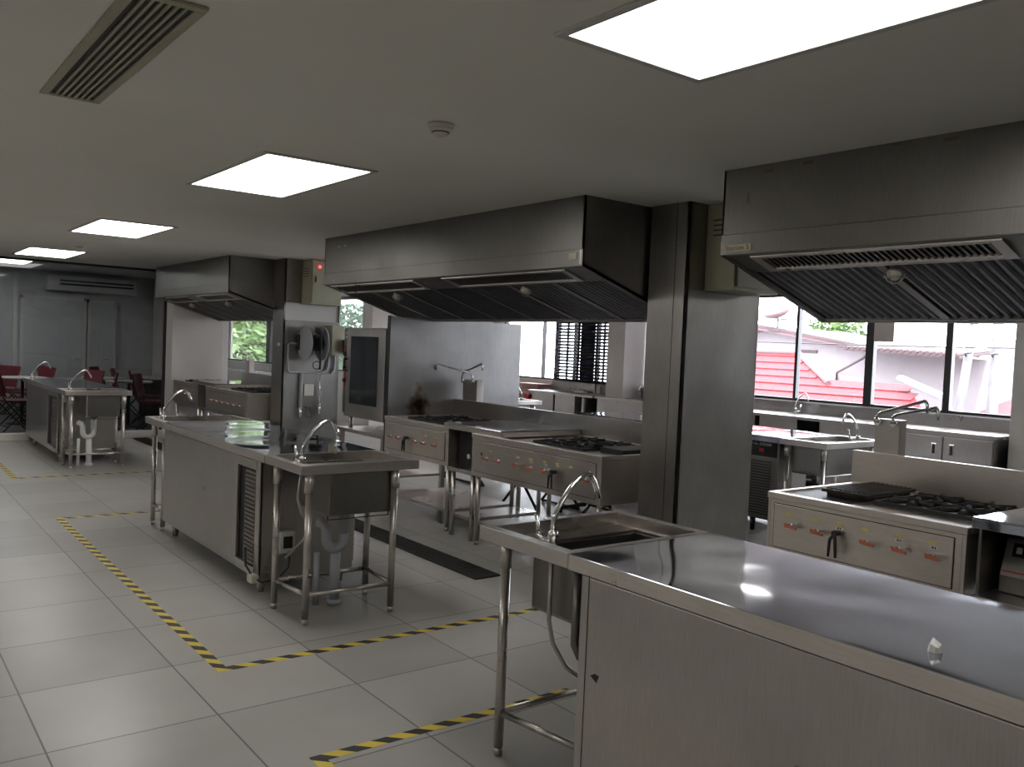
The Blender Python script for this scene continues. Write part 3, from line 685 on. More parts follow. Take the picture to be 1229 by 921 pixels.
part(MB().prism([(fx(.735, .003), 1.528, .735), (fx(.735, .007), 1.528, .735), (fx(.760, .007), 1.528, .760), (fx(.760, .003), 1.528, .760)], (0, .022, 0)), 'switch_button', 'offwhite_plastic', ih)
part(MB().prism([(fx(.655), 1.15, .655), (fx(.655, .003), 1.15, .655), (fx(.663, .003), 1.15, .663), (fx(.663), 1.15, .663)], (0, .44, 0)), 'red_stripe', 'hose_red', ih)

# splashbacks
def splash(x, y0, y1, z0, z1, label, mat='steel_cool'):
    return tag(MB().box(x, x+.035, y0, y1, z0, z1).build('splashback', M[mat], None, .003, loc=(x, (y0+y1)/2, z0)), label, 'splashback', 'long steel splashbacks behind the ranges')
splash(4.585, 3.805, 6.845, .53, 1.002, 'steel splashback running behind the middle station ranges')
splash(4.585, -.6, 2.73, .53, 1.005, 'steel splashback behind the nearest station, pinkish window light put into its colour', 'steel_edge')  # paler, pinker steel than the other splashbacks paints in the window light
splash(4.555, 9.79, 12.35, .53, 1.002, 'steel splashback behind the far station ranges')
# steel end screen beside the oven
es = thing('end_screen', 'tall steel screen with a burnt stain at the end of the middle station', 'screen', (4.6, 6.87, 0))
part(MB().box(3.875, 5.37, 6.855, 6.885, .54, 1.745), 'sheet', 'steel_cool', es, .002)
part(MB().box(3.866, 3.876, 6.85, 6.89, .0, 1.75), 'edge_trim', 'black_metal', es)
def burnt_sheet():
    m = steel('stained_partition_steel', (.43, .42, .42), .32, stretch=(2, 2, .4), smear=.2, wave=.12, streak=.04)
    nt = m.node_tree; L = nt.links.new; b = nt.nodes['Principled BSDF']; src = b.inputs['Base Color'].links[0].from_socket
    tc = nt.nodes.new('ShaderNodeTexCoord'); mp = nt.nodes.new('ShaderNodeMapping')
    # the stain sits behind the burner: centre (4.20, .93) in world x, z
    mp.inputs['Location'].default_value = (-(4.20-4.6)*4.2, 0, -.93*2.7); mp.inputs['Scale'].default_value = (4.2, 0, 2.7); L(tc.outputs['Object'], mp.inputs['Vector'])
    vm = nt.nodes.new('ShaderNodeVectorMath'); vm.operation = 'LENGTH'; L(mp.outputs[0], vm.inputs[0])
    n = nt.nodes.new('ShaderNodeTexNoise'); n.inputs['Scale'].default_value = 8; n.inputs['Detail'].default_value = 4; L(tc.outputs['Object'], n.inputs['Vector'])
    m2 = nt.nodes.new('ShaderNodeMath'); m2.operation = 'MULTIPLY_ADD'; m2.inputs[1].default_value = .9; L(n.outputs['Fac'], m2.inputs[0]); L(vm.outputs['Value'], m2.inputs[2])
    r = nt.nodes.new('ShaderNodeValToRGB'); L(m2.outputs[0], r.inputs[0])
    e = r.color_ramp.elements; e[0].position = .60; e[0].color = (.08, .06, .045, 1); e[1].position = 1.0; e[1].color = (1, 1, 1, 1)
    x = e.new(.80); x.color = (.48, .38, .27, 1)
    sc_ = nt.nodes.new('ShaderNodeVectorMath'); sc_.operation = 'MULTIPLY'; L(src, sc_.inputs[0]); L(r.outputs[0], sc_.inputs[1]); L(sc_.outputs[0], b.inputs['Base Color'])
    return m
M['sheet'] = burnt_sheet()
for ch in es.children:
    if ch.name.startswith('sheet'): ch.data.materials[0] = M['sheet']; ch['label'] = 'steel sheet with a brown and black burn stain'

# ------------------------------------------------------------------ pot fillers
def pot_filler(x, y0, y1, label, arms):
    t = thing('pot_filler', label, 'tap', (x, (y0+y1)/2, 1.0), 'swivel pot filler taps behind the ranges')
    part(MB().box(x-.001, x+.075, y0, y1, .95, 1.195), 'post', 'steel_lip', t, .003)
    for (by, pts) in arms:
        b = MB().tube([(x-.002, by, 1.175), (x-.035, by, 1.175)], .017, 12).tube([(x-.035, by, 1.175), (x-.035, by, 1.20)], .013, 12).build('valve', M['chrome'], t)
        MB().tube([(x-.035, by, 1.19)]+pts, .0085, 10).build('swing_spout', M['chrome'], b)
    return t
def arm(x, y, ex, ey, rise=.06, top=.13, drop=.06):
    b = Vector((x-.035, y, 1.19)); e = Vector((ex, ey, 1.19+top)); k = []
    k += [b+Vector((0, 0, rise*.7)), b+(e-b)*.05+Vector((0, 0, rise*.9))]
    k += [b+(e-b)*.10+Vector((0, 0, rise)), e-(e-b)*.06, e, e+(e-b).normalized()*.02+Vector((0, 0, -.02)), e+(e-b).normalized()*.025+Vector((0, 0, -drop))]
    return k
pot_filler(4.622, 6.53, 6.755, 'two-armed pot filler on the splashback of the middle station', [(6.73, arm(4.622, 6.73, 4.50, 6.30, .06, .165, .07)), (6.56, arm(4.622, 6.56, 4.38, 6.83, .06, .14, .06))])
pot_filler(4.622, 2.478, 2.622, 'pot filler with two parallel arms on the nearest station, seen against the window', [(2.595, arm(4.622, 2.595, 4.47, 2.27, .03, .13, .07)), (2.50, arm(4.622, 2.50, 4.45, 2.20, .03, .10, .07))])
pot_filler(4.592, 12.15, 12.33, 'small pot filler at the far station in front of the green window', [(12.3, arm(4.592, 12.3, 4.42, 11.95, .05, .12, .05)), (12.18, arm(4.592, 12.18, 4.5, 12.45, .05, .1, .05))])

# ------------------------------------------------------------------ combi oven on its stand
ov = thing('combi_oven', 'steel combi oven with dark glass door between column and end screen', 'oven', (4.25, 7.4, .66))
part(MB().box(3.94, 4.60, 6.99, 7.86, .765, 1.64), 'housing', 'steel', ov, .006)
dr = part(MB().box(3.905, 3.938, 6.99, 7.755, .775, 1.632), 'door', 'steel', ov, .006)
part(MB().box(3.901, 3.9055, 7.12, 7.66, .905, 1.556), 'door_glass', 'oven_glass', dr)
part(MB().tube([(3.905, 7.735, 1.33), (3.87, 7.735, 1.33), (3.87, 7.735, 1.22), (3.905, 7.735, 1.22)], .011, 8), 'door_handle', 'black_metal', dr)
cp = part(MB().box(3.93, 3.94, 7.757, 7.86, .80, 1.632), 'control_panel', 'steel_hood', ov, .002)
part(MB().box(3.9285, 3.93, 7.775, 7.845, 1.06, 1.46), 'panel_display', 'hose_red', cp)
for z, r in ((1.38, .024), (1.25, .018), (1.12, .02)): part(MB().tube([(3.93, 7.81, z), (3.905, 7.81, z)], r, 14), 'panel_knob', 'black_metal', cp)
for z in (1.54, 1.58): part(MB().box(3.926, 3.93, 7.80, 7.82, z, z+.01), 'indicator', 'white_sticker', cp)
for a in (3.99, 4.54):
    for c in (7.06, 7.78): part(MB().tube([(a, c, .655), (a, c, .765)], [.022, .022], 12), 'foot', 'steel_lip', ov)
st = thing('oven_stand', 'open steel stand carrying the combi oven', 'stand', (4.25, 7.4, 0))
part(MB().box(3.90, 4.62, 6.97, 7.88, .62, .655), 'top_frame', 'steel_lip', st, .003)
part(MB().box(3.93, 4.60, 7.0, 7.85, .25, .27), 'shelf', 'steel', st)
for a in (3.93, 4.58):
    for c in (7.0, 7.84): part(MB().box(a-.02, a+.02, c-.02, c+.02, 0, .62), 'leg', 'steel_lip', st)

# ------------------------------------------------------------------ electrical cabinets, hose reel, conduit
def ebox(x0, x1, y0, y1, z0, z1, label, extra):
    t = thing('electrical_cabinet', label, 'electrical cabinet', ((x0+x1)/2, y1, z0), 'cream electrical cabinets high on the columns')
    part(MB().box(x0, x1, y0+.015, y1, z0, z1), 'casing', 'cream_metal', t, .004)
    d = part(MB().box(x0+.02, x1-.012, y0, y0+.013, z0+.02, z1-.01), 'door', 'cream_metal', t, .003)
    part(MB().box(x0+.05, x0+.065, y0-.006, y0, (z0+z1)/2+.0, (z0+z1)/2+.06), 'latch', 'black_metal', d)
    v = MB()
    for k in range(4): v.box(x0-.002, x0+.001, y0+.05, y1-.05, z1-.10-.03*k, z1-.092-.03*k)
    part(v, 'louvre', 'frame_dark', t)
    if extra: part(MB().tube([(x0+.10, y0, z1-.075), (x0+.10, y0-.012, z1-.075)], .012, 12), 'pilot_lamp', 'led_red', t, label='lit red pilot lamp')
    return t
ebox(4.12, 4.55, 3.25, 3.487, 1.90, 2.415, 'cream electrical cabinet on the nearest column, half hidden by the Station 5 hood', False)
ebox(4.17, 4.56, 9.22, 9.462, 1.91, 2.412, 'cream electrical cabinet with a red pilot lamp on the far column', True)
rl = thing('hose_reel', 'grey round hose reel on the far column above the conduit', 'reel', (4.2, 9.45, 1.46))
fy = 9.27
for x in (4.14, 4.345): part(MB().tube([(x, fy, 1.465), (x+.012, fy, 1.465)], .195, 28), 'reel_disc', 'pvc', rl)
part(MB().tube([(4.152, fy, 1.465), (4.345, fy, 1.465)], .085, 20), 'drum', 'black_rubber', rl)
part(MB().box(4.12, 4.38, 9.40, 9.462, 1.38, 1.56), 'bracket', 'black_metal', rl, .004)
part(MB().tube([(4.25, 9.20, 1.60), (4.27, 9.12, 1.57), (4.275, 9.12, 1.35), (4.27, 9.13, 1.17)], .012, 10).tube([(4.22, 9.16, 1.62), (4.30, 9.14, 1.60)], .03, 10).tube(arc((4.23, 9.13, 1.22), .045, 0, 2*PI, (1,0,0), (0,0,1), 14), .006, 8), 'hose_nozzle', 'black_rubber', rl)
jb = thing('junction_box', 'cream junction box beside the hose reel on the far column', 'junction box', (4.56, 9.46, 1.33))
part(MB().box(4.48, 4.64, 9.28, 9.462, 1.33, 1.68), 'casing', 'cream_metal', jb, .006)
part(MB().box(4.615, 4.66, 9.20, 9.28, 1.37, 1.52), 'isolator', 'black_metal', jb, .004)
cd = MB().tube([(4.16, 9.44, 1.45), (4.04, 9.44, 1.46), (4.02, 9.44, 1.44), (4.02, 9.44, 1.15), (4.04, 9.44, 1.12), (4.42, 9.44, 1.12), (4.50, 9.44, 1.15), (4.52, 9.44, 1.20), (4.52, 9.44, 1.33)], .013, 10)
cd.tube([(4.42, 9.44, 1.12), (4.56, 9.44, 1.11), (4.60, 9.44, 1.16), (4.60, 9.44, 1.33)], .012, 10).tube([(4.19, 9.44, 1.12), (4.185, 9.44, .72)], .02, 10)
tag(cd.build('conduit', M['pvc'], None, loc=(4.2, 9.44, 1.1)), 'grey electrical conduit looping under the reel on the far column', 'conduit')
wk = MB().tube([(4.185, 9.435, .72), (4.185, 9.435, .60)], .016, 12)
tag(wk.build('gas_cock', M['chrome'], None, loc=(4.185, 9.435, .6)), 'left metal cock at the end of the conduit on the far column', 'valve')
wk = MB().tube([(4.42, 9.435, 1.10), (4.42, 9.435, .76)], .007, 8).tube([(4.42, 9.435, .76), (4.42, 9.435, .64)], .016, 12)
tag(wk.build('gas_cock', M['chrome'], None, loc=(4.42, 9.435, .64)), 'right metal cock on a thin pipe on the far column', 'valve')
tag(MB().box(4.23, 4.35, 9.44, 9.462, .85, .985).build('socket_plate', M['offwhite_plastic'], None, .004, loc=(4.29, 9.45, .85)), 'square off-white socket plate on the far column', 'socket')
tag(MB().box(3.960, 3.965, 9.55, 9.62, 1.42, 1.455).build('small_label', M['white_sticker'], None, loc=(3.96, 9.58, 1.42)), 'tiny white label on the side of the far column', 'label')

# ------------------------------------------------------------------ ceiling fittings
def make_light():
    t = thing('ceiling_light', '', 'ceiling light', (1.935, 0, CZ), 'recessed square-ended ceiling panel lights')
    m = MB(); x0, x1, y0, y1 = 1.62, 2.25, -.63, .63
    for a in ((x0, x1, y0, y0+.03), (x0, x1, y1-.03, y1), (x0, x0+.03, y0+.03, y1-.03), (x1-.03, x1, y0+.03, y1-.03)): m.box(*a, CZ-.010, CZ-.001)
    part(m, 'light_frame', 'white', t, .002)
    part(MB().box(x0+.03, x1-.03, y0+.03, y1-.03, CZ-.007, CZ-.002), 'diffuser', 'light', t)
    return t
L0 = make_light()
names = {1.345: 'lit ceiling panel nearest the camera, cut by the top of the picture', 4.80: 'lit ceiling panel above the middle island',
         8.32: 'lit ceiling panel between the middle and farthest islands', 11.75: 'lit ceiling panel above the farthest island',
         -2.1: 'lit ceiling panel behind the camera'}
for i, (y, lb) in enumerate(names.items()):
    o = L0 if i == 0 else copy_tree(L0)
    o.location.y = y; o['label'] = lb
for x, y, lb in [(-1.6, 1.3, 'added unseen ceiling panel over the left aisle beside the camera'), (-1.6, 4.8, 'added unseen ceiling panel over the left aisle level with the middle island'),  # left-aisle panels are unseen additions that even out floor and ceiling light
                 (-1.6, 8.3, 'added unseen ceiling panel over the left aisle between the middle and farthest islands'), (-1.6, 11.7, 'added unseen ceiling panel over the left aisle by the glazed partition'),
                 (6.9, 1.3, 'lit ceiling panel on the window side behind the nearest station'), (6.9, 5.6, 'lit ceiling panel on the window side behind the middle station'),
                 (6.0, 9.9, 'lit ceiling panel on the window side by the white pier')]:
    o = copy_tree(L0); o.location = (x, y, CZ); o['label'] = lb
dl = thing('ceiling_light', 'dim ceiling panel in the dining room seen through the glass', 'ceiling light', (1.95, 15.2, 2.52))
part(MB().box(1.62, 2.25, 14.5, 15.7, 2.508, 2.519), 'light_frame', 'white', dl)
part(MB().box(1.65, 2.22, 14.53, 15.67, 2.504, 2.508), 'diffuser', 'light_dim', dl)
for x, lb in ((-.6, 'unseen ceiling panel added over the left half to brighten the dining room'),):  # out-of-view panel added to lift the dining room brightness
    o = copy_tree(dl); o.location.x = x; o['label'] = lb
# louvred air vent
vt = thing('air_vent', 'cream louvred air grille in the ceiling at the top left', 'vent', (.69, 3.1, CZ))
vx0, vx1, vy0, vy1 = .585, .80, 2.50, 3.83
m = MB()
for a in ((vx0, vx1, vy0, vy0+.035), (vx0, vx1, vy1-.03, vy1), (vx0, vx0+.03, vy0+.035, vy1-.03), (vx1-.03, vx1, vy0+.035, vy1-.03)): m.box(*a, CZ-.012, CZ-.001)
part(m, 'vent_frame', 'cream_metal', vt, .003)
part(MB().box(vx0+.03, vx1-.03, vy0+.03, vy1-.03, CZ-.003, CZ-.001), 'vent_back', 'dark', vt)
n = 7
for k in range(1, n):
    x = vx0+.03+(vx1-vx0-.06)*k/n
    part(MB().prism([(x-.004, vy0+.03, CZ-.004), (x+.004, vy0+.03, CZ-.004), (x+.004, vy0+.03, CZ-.012), (x-.004, vy0+.03, CZ-.012)], (0, vy1-vy0-.06, 0)), 'slat', 'cream_metal', vt)
def detector(x, y, label):
    t = thing('smoke_detector', label, 'smoke detector', (x, y, CZ), 'round smoke detectors on the ceiling')
    part(MB().lathe([(.055, -.001), (.056, -.012), (.05, -.018)], (x, y, CZ), n=24), 'base', 'offwhite_plastic', t)
    part(MB().lathe([(.050, -.018), (.046, -.03), (.034, -.034), (.032, -.044), (.022, -.048), (.012, -.05)], (x, y, CZ), n=24), 'sensor_head', 'offwhite_plastic', t)
    part(MB().lathe([(.0365, -.032), (.0365, -.037)], (x, y, CZ), n=24), 'sensor_slot', 'dark', t)
detector(1.955, 3.10, 'smoke detector between the two nearest ceiling lights')
detector(1.965, 10.2, 'smoke detector near the far ceiling lights')
# ------------------------------------------------------------------ hazard tape and floor mats
def tape(segs, label):
    t = thing('hazard_tape', label, 'tape', (segs[0][0], segs[0][2], 0), 'yellow and black hazard tape on the floor')
    for (x0, x1, y0, y1) in segs: part(MB().box(x0, x1, y0, y1, 0, .0012), 'tape_strip', 'tape', t)
tape([(1.335, 1.385, 3.79, 7.60), (1.385, 3.3, 3.79, 3.84), (1.385, 3.3, 7.55, 7.60)], 'yellow and black tape outline around the middle island')
tape([(1.335, 1.385, -.9, 2.835), (1.385, 2.56, 2.785, 2.835)], 'yellow and black tape outline around the nearest island')
tape([(1.325, 1.375, 9.77, 13.0), (1.375, 3.3, 9.77, 9.82)], 'yellow and black tape outline around the farthest island')
def mat(x0, x1, y0, y1, label):
    m = MB().box(x0, x1, y0, y1, 0, .010)
    n = int((y1-y0)/.04)
    for k in range(n): m.box(x0+.015, x1-.015, y0+.012+.04*k, y0+.03+.04*k, .010, .013)
    tag(m.build('floor_mat', M['black_rubber'], None, loc=((x0+x1)/2, (y0+y1)/2, 0)), label, 'mat', 'long black ribbed floor mats')
mat(3.235, 3.44, 4.50, 7.35, 'long narrow black floor mat in front of the middle ranges')
mat(3.235, 3.44, 10.5, 12.95, 'black floor mat strip beyond the middle island, before the far ranges')

# ------------------------------------------------------------------ dining room
def make_chair():
    t = thing('dining_chair', '', 'chair', (0, 0, 0), 'red stacking chairs in the dining room')
    s = MB().box(-.21, .21, -.20, .21, .43, .465); part(s, 'seat', 'red_seat', t, .015)
    n = 8; bk = MB(); pts = []
    for k in range(n+1):
        a = -.22+.44*k/n; pts.append((a, .20+.05*math.cos(a*4)-.03))
    for (a, ya), (b, yb) in zip(pts, pts[1:]):
        bk.prism([(a, ya, .52), (b, yb, .52), (b*1.03, yb+.08, .86), (a*1.03, ya+.08, .86)], (0, .018, 0))
    part(bk, 'backrest', 'red_seat', t)
    for sx in (-1, 1):
        part(MB().tube([(sx*.20, .24, .52), (sx*.20, .18, .42), (sx*.20, -.20, .0)], .011, 8), 'leg', 'black_metal', t)
        part(MB().tube([(sx*.18, -.18, .43), (sx*.18, .24, .0)], .011, 8), 'leg', 'black_metal', t)
    part(MB().tube([(-.2, -.12, .085), (.2, -.12, .085)], .008, 6).tube([(-.18, .16, .085), (.18, .16, .085)], .008, 6), 'stretcher', 'black_metal', t)
    return t
ch0 = make_chair()
chairs = [(1.95, 14.12, 100, 'large dark red chair at the left edge, nearest the glass'), (1.90, 16.1, -60, 'red chair at the left edge, further back behind the pale tables'),
          (1.40, 13.95, 80, 'red chair cut by the left edge of the picture'), (1.28, 15.0, 0, 'red chair behind the pale table at the left edge'),
          (2.28, 16.60, 70, 'darkest red chair against the pale strip on the back wall'), (2.38, 15.86, -70, 'red chair just left of the far faucet, by the back wall'),
          (2.88, 16.30, 65, 'lone red chair between the two far island faucets'), (2.92, 14.98, -65, 'red chair right behind the nearer far island faucet'),
          (3.00, 14.18, -100, 'bright red chair left of the nearest round table'), (3.72, 16.42, 60, 'left chair of the pair by the back wall'),
          (3.90, 15.84, 70, 'right chair of the pair, behind the second round table'), (3.99, 15.05, 75, 'red chair to the right of the two round tables'),
          (3.78, 13.84, 60, 'large red chair beside the nearest round table, close to the glass')]
for i, (x, y, rz, lb) in enumerate(chairs):
    o = ch0 if i == 0 else copy_tree(ch0)
    o.location = (x, y, .012); o.rotation_euler.z = math.radians(rz); o['label'] = lb
def make_table():
    t = thing('round_table', '', 'table', (0, 0, 0), 'pale round dining tables')
    part(MB().lathe([(.335, .705), (.345, .71), (.345, .725), (.335, .73)], (0, 0, 0), n=32), 'tabletop', 'table_white', t)
    part(MB().tube([(0, 0, .02), (0, 0, .705)], .025, 12), 'pedestal', 'black_metal', t)
    part(MB().lathe([(.22, 0), (.22, .012), (.03, .03)], (0, 0, 0), n=24), 'base', 'black_metal', t)
    return t
tb0 = make_table()
for i, (x, y, lb) in enumerate([(3.54, 14.45, 'pale round table nearest the glass'), (3.40, 15.46, 'pale round table behind the nearest one'), (1.42, 14.5, 'pale round table cut by the left edge'), (2.18, 15.25, 'pale round table deep at the left of the dining room')]):
    o = tb0 if i == 0 else copy_tree(tb0); o.location = (x, y, .012); o['label'] = lb
# ceiling cassette on the back wall
ac = thing('air_conditioner', 'long wall-mounted air conditioner high in the dining room', 'air conditioner', (3.5, 17, 2.2))
part(MB().box(2.75, 4.20, 16.72, 16.99, 2.18, 2.44), 'casing', 'dining_wall', ac, .01)
v = MB()
for z in (2.29, 2.35): v.box(2.93, 4.13, 16.712, 16.72, z-.016, z+.016)
part(v, 'outlet_slot', 'dark', ac)
# serving desk at the right of the dining room
sd = thing('side_desk', 'pale-topped dark desk at the right end of the dining room', 'desk', (4.35, 16.0, .012))
part(MB().box(4.16, 4.54, 15.6, 16.4, .70, .73), 'desktop', 'table_white', sd)
for a in (15.66, 16.34): part(MB().box(4.18, 4.50, a-.02, a+.02, .012, .70), 'desk_side', 'black_metal', sd)

# ------------------------------------------------------------------ the room's window side
# the island behind the nearest station
BX0, BX1 = 6.22, 7.08
sink_table(BX0, BX1, 3.93, 4.37, 'sink table on the island between the ranges and the windows', bowl=(6.33, 6.93, 4.0, 4.29), fau=(6.99, 4.12), fdx=-.24,
           legs=[(6.28, 3.99), (7.0, 3.99), (6.28, 4.33), (7.0, 4.33)], rim_near=.04, rim_far=.04)
wc = thing('refrigerated_counter', 'bright counter with a dark digital controller on the window-side island', 'counter', (6.6, 5.4, 0), 'window-side island counters')
part(MB().box(BX0, BX1, 4.374, 6.9, .838, .85).box(BX0, BX0+.012, 4.374, 6.9, .80, .838).box(BX1-.012, BX1, 4.374, 6.9, .80, .838), 'worktop', 'steel_top', wc, .002)
part(MB().box(6.50, 6.98, 4.60, 6.9, .12, .836), 'cabinet', 'steel', wc, .003)
cpn = part(MB().box(6.30, 6.50, 4.42, 5.05, .12, .795), 'compressor_housing', 'steel_hood', wc, .003)
gf = MB()
for k in range(20):
    z = .17+.45*k/19; gf.box(6.290, 6.30, 4.50, 4.82, z-.006, z+.005)
part(gf, 'grille', 'fridge_dark', cpn)
dp = part(MB().box(6.29, 6.30, 4.44, 4.86, .665, .790), 'controller', 'screen', wc)
text_mesh('DIGITAL SYSTEM', .032, 'white_sticker', dp, (6.2895, 4.63, .768), (PI/2, 0, -PI/2))
part(MB().box(6.285, 6.29, 4.57, 4.62, .70, .735), 'controller_button', 'red_paint', dp, label='red button')
for a in (6.36, 6.93):
    for c in (4.70, 6.8): part(MB().tube([(a, c, 0), (a, c, .12)], [.02, .026], 12), 'castor_foot', 'black_metal', wc)
# its twin further along, glimpsed over the middle splashback
sink_table(BX0, BX1, 8.55, 9.1, 'sink table glimpsed beside the nearest column above the middle splashback', bowl=(6.42, 6.95, 8.63, 9.0), fau=(6.98, 8.85), fdx=-.2, rim_near=.04, rim_far=.04)
w2 = thing('steel_bench', 'steel bench beyond the middle splashback on the window side', 'bench', (6.6, 10.2, 0))
part(MB().box(BX0, BX1, 9.104, 9.8, .80, .85), 'worktop', 'steel_top', w2, .003)
for a in (6.28, 7.0):
    for c in (9.2, 9.7): part(MB().tube([(a, c, 0), (a, c, .80)], .0185, 10), 'leg', 'steel_lip', w2)
part(MB().box(6.27, 7.0, 9.2, 9.7, .15, .17), 'shelf', 'steel_lip', w2)

# window-side wall counters
def wall_counter(y0, y1, label, units, x0=8.84, splash_top=.99):
    t = thing('wall_counter', label, 'counter', (9.1, (y0+y1)/2, 0), 'steel counters along the window wall')
    part(MB().box(x0, 9.46, y0, y1, .815, .85), 'worktop', 'steel_lip', t, .003)
    part(MB().box(9.46, 9.495, y0, y1, .815, splash_top), 'upstand', 'steel_cool', t, .002)
    for (a, b, kind) in units:
        if kind == 'open':
            part(MB().box(9.40, 9.42, a, b, .1, .814), 'niche_back', 'dark', t)
            part(MB().box(x0+.04, 9.40, a, b, .12, .14), 'shelf', 'steel_lip', t)
            continue
        c = part(MB().box(x0+.05, 9.42, a, b, .1, .814), 'cabinet', 'steel', t, .003)
        if kind == 'doors':
            mid_ = (a+b)/2
            for p, q, hy in ((a, mid_, mid_-.09), (mid_, b, mid_+.09)):
                d = MB().box(x0+.025, x0+.048, p+.006, q-.006, .12, .79).build('door', M['steel'], c, .003)
                MB().box(x0+.021, x0+.026, hy-.028, hy+.028, .60, .72).build('recessed_handle', M['chrome'], d, .002)
                MB().box(x0+.018, x0+.022, hy-.014, hy+.014, .615, .705).build('handle_slot', M['dark'], d)
    n = max(2, int((y1-y0)/1.2)+1)
    for k in range(n): part(MB().tube([(x0+.07, y0+.05+(y1-y0-.1)*k/(n-1), 0), (x0+.07, y0+.05+(y1-y0-.1)*k/(n-1), .12)], .02, 10), 'foot', 'steel_lip', t)
    return t
wcn = wall_counter(3.76, 8.35, 'long steel wall counter below the near windows with paired doors', [(3.80, 4.78, 'doors'), (4.82, 5.72, 'plain'), (5.78, 6.00, 'open'), (6.02, 6.55, 'plain'), (6.62, 8.30, 'doors')])
faucet(wcn, 9.30, 6.33, .85, dx=-.08, dy=-.22, h=.26, hy=-.06)
wall_counter(9.5, 11.05, 'short steel wall counter below the blinds with an open bay', [(9.95, 10.42, 'plain'), (10.46, 11.0, 'plain'), (9.52, 9.90, 'open')], splash_top=.86)
tag(MB().box(8.90, 8.94, 9.76, 9.80, .0, .814).build('counter_post', M['white_sticker'], None, .003, loc=(8.92, 9.78, 0)), 'white square post under the short counter below the blinds', 'post')
# bits on the far wall counter
sk = thing('sink_splash_panel', 'brownish steel splash panel standing on the counter below the blinds', 'splash panel', (9.4, 10.55, .85))
part(MB().box(9.38, 9.42, 10.04, 11.09, .851, 1.0), 'panel', 'steel_column', sk, .003)
tp = thing('counter_tap', 'small chrome tap on the counter below the blinds', 'tap', (9.3, 10.47, .85))
part(MB().tube([(9.30, 10.52, .851), (9.30, 10.52, .90), (9.27, 10.50, .87), (9.26, 10.45, .865), (9.30, 10.42, .90)], .010, 8), 'spout', 'chrome', tp)
part(MB().lathe([(.02, .0), (.02, .012), (.012, .02)], (9.30, 10.52, .851), n=14), 'base', 'chrome', tp)
bt2 = thing('spray_bottle', 'white bottle standing at the right end of the short counter', 'bottle', (9.35, 9.88, .851))
part(MB().lathe([(.035, 0), (.042, .01), (.042, .10), (.03, .125), (.016, .13)], (9.35, 9.90, .851), n=18), 'bottle_body', 'pvc_white', bt2)
part(MB().lathe([(.017, .13), (.017, .148)], (9.35, 9.90, .851), n=14), 'cap', 'white', bt2)
v = MB()
for k in range(4):
    a = 10.13+.055*k; v.prism([(9.22, a, .851), (9.32, a-.01, .851), (9.31, a, .878+.012*(k % 2)), (9.23, a+.01, .87)], (0, .07, 0))
tag(v.build('folded_cloth', M['pvc_white'], None, .004, loc=(9.27, 10.22, .851)), 'crumpled white cloth on the counter beside the white bottle', 'cloth')
sk2 = thing('sink_splash_panel', 'grey steel splash panel on the counter right of the white pier', 'splash panel', (9.4, 8.8, .85))
part(MB().box(9.38, 9.42, 8.42, 9.04, .85, 1.005), 'panel', 'steel_cool', sk2, .003)
wall3 = thing('wall_counter', 'short steel counter right of the white pier on the window wall', 'counter', (9.1, 8.9, 0), 'steel counters along the window wall')
part(MB().box(8.84, 9.46, 8.40, 9.05, .815, .85).box(8.84, 9.015, 9.05, 9.46, .815, .85), 'worktop', 'steel_lip', wall3, .003)
part(MB().box(8.89, 9.42, 8.42, 9.03, .1, .814).box(8.89, 9.01, 9.03, 9.45, .1, .814), 'cabinet', 'steel', wall3, .003)
faucet(wall3, 9.25, 8.75, .85, dx=-.15, dy=.05, h=.2, hy=-.05)
# pinkish tray rack, yellow board, red crate at the far end of the counter
pk = MB()
for k in range(4): pk.box(9.15, 9.44, 11.15, 11.75, .60+.09*k, .66+.09*k)
for a in (9.16, 9.43):
    for c in (11.16, 11.74): pk.box(a-.01, a+.01, c-.01, c+.01, 0, .94)
tag(pk.build('tray_rack', plain('rosy_plastic', (.42, .27, .24), .6), None, .004, loc=(9.3, 11.45, 0)), 'low rack of rosy trays under the bright window', 'rack')
tag(MB().box(9.0, 9.04, 11.55, 11.92, 0, .80).build('yellow_board', M['yellow_wood'], None, .003, loc=(9.02, 11.7, 0)), 'upright yellow board beyond the end of the counter', 'board')
tag(MB().box(5.02, 5.10, 11.2, 11.24, 0, 1.0).build('yellow_post', M['yellow_wood'], None, .003, loc=(5.06, 11.22, 0)), 'thin yellow upright glimpsed between the far column and the oven stand', 'post')
rc = MB()
for k in range(7): rc.box(8.90, 9.10, 11.1, 11.22, .10+.10*k, .165+.10*k)
rc.box(8.93, 8.95, 11.11, 11.21, 0, .78)
tag(rc.build('crate_stack', M['red_paint'], None, .004, loc=(9.0, 11.16, 0)), 'narrow stack of red crates at the left end of the short counter', 'crates')
# hanging speaker in front of the near windows
sp = thing('wall_speaker', 'small grey box hanging at the top of the near windows', 'speaker', (9.3, 5.2, 1.76))
part(MB().box(9.25, 9.45, 5.09, 5.33, 1.76, 2.05), 'box', 'steel', sp, .006)
part(MB().box(9.33, 9.37, 5.19, 5.23, 2.05, CZ), 'bracket', 'black_metal', sp)
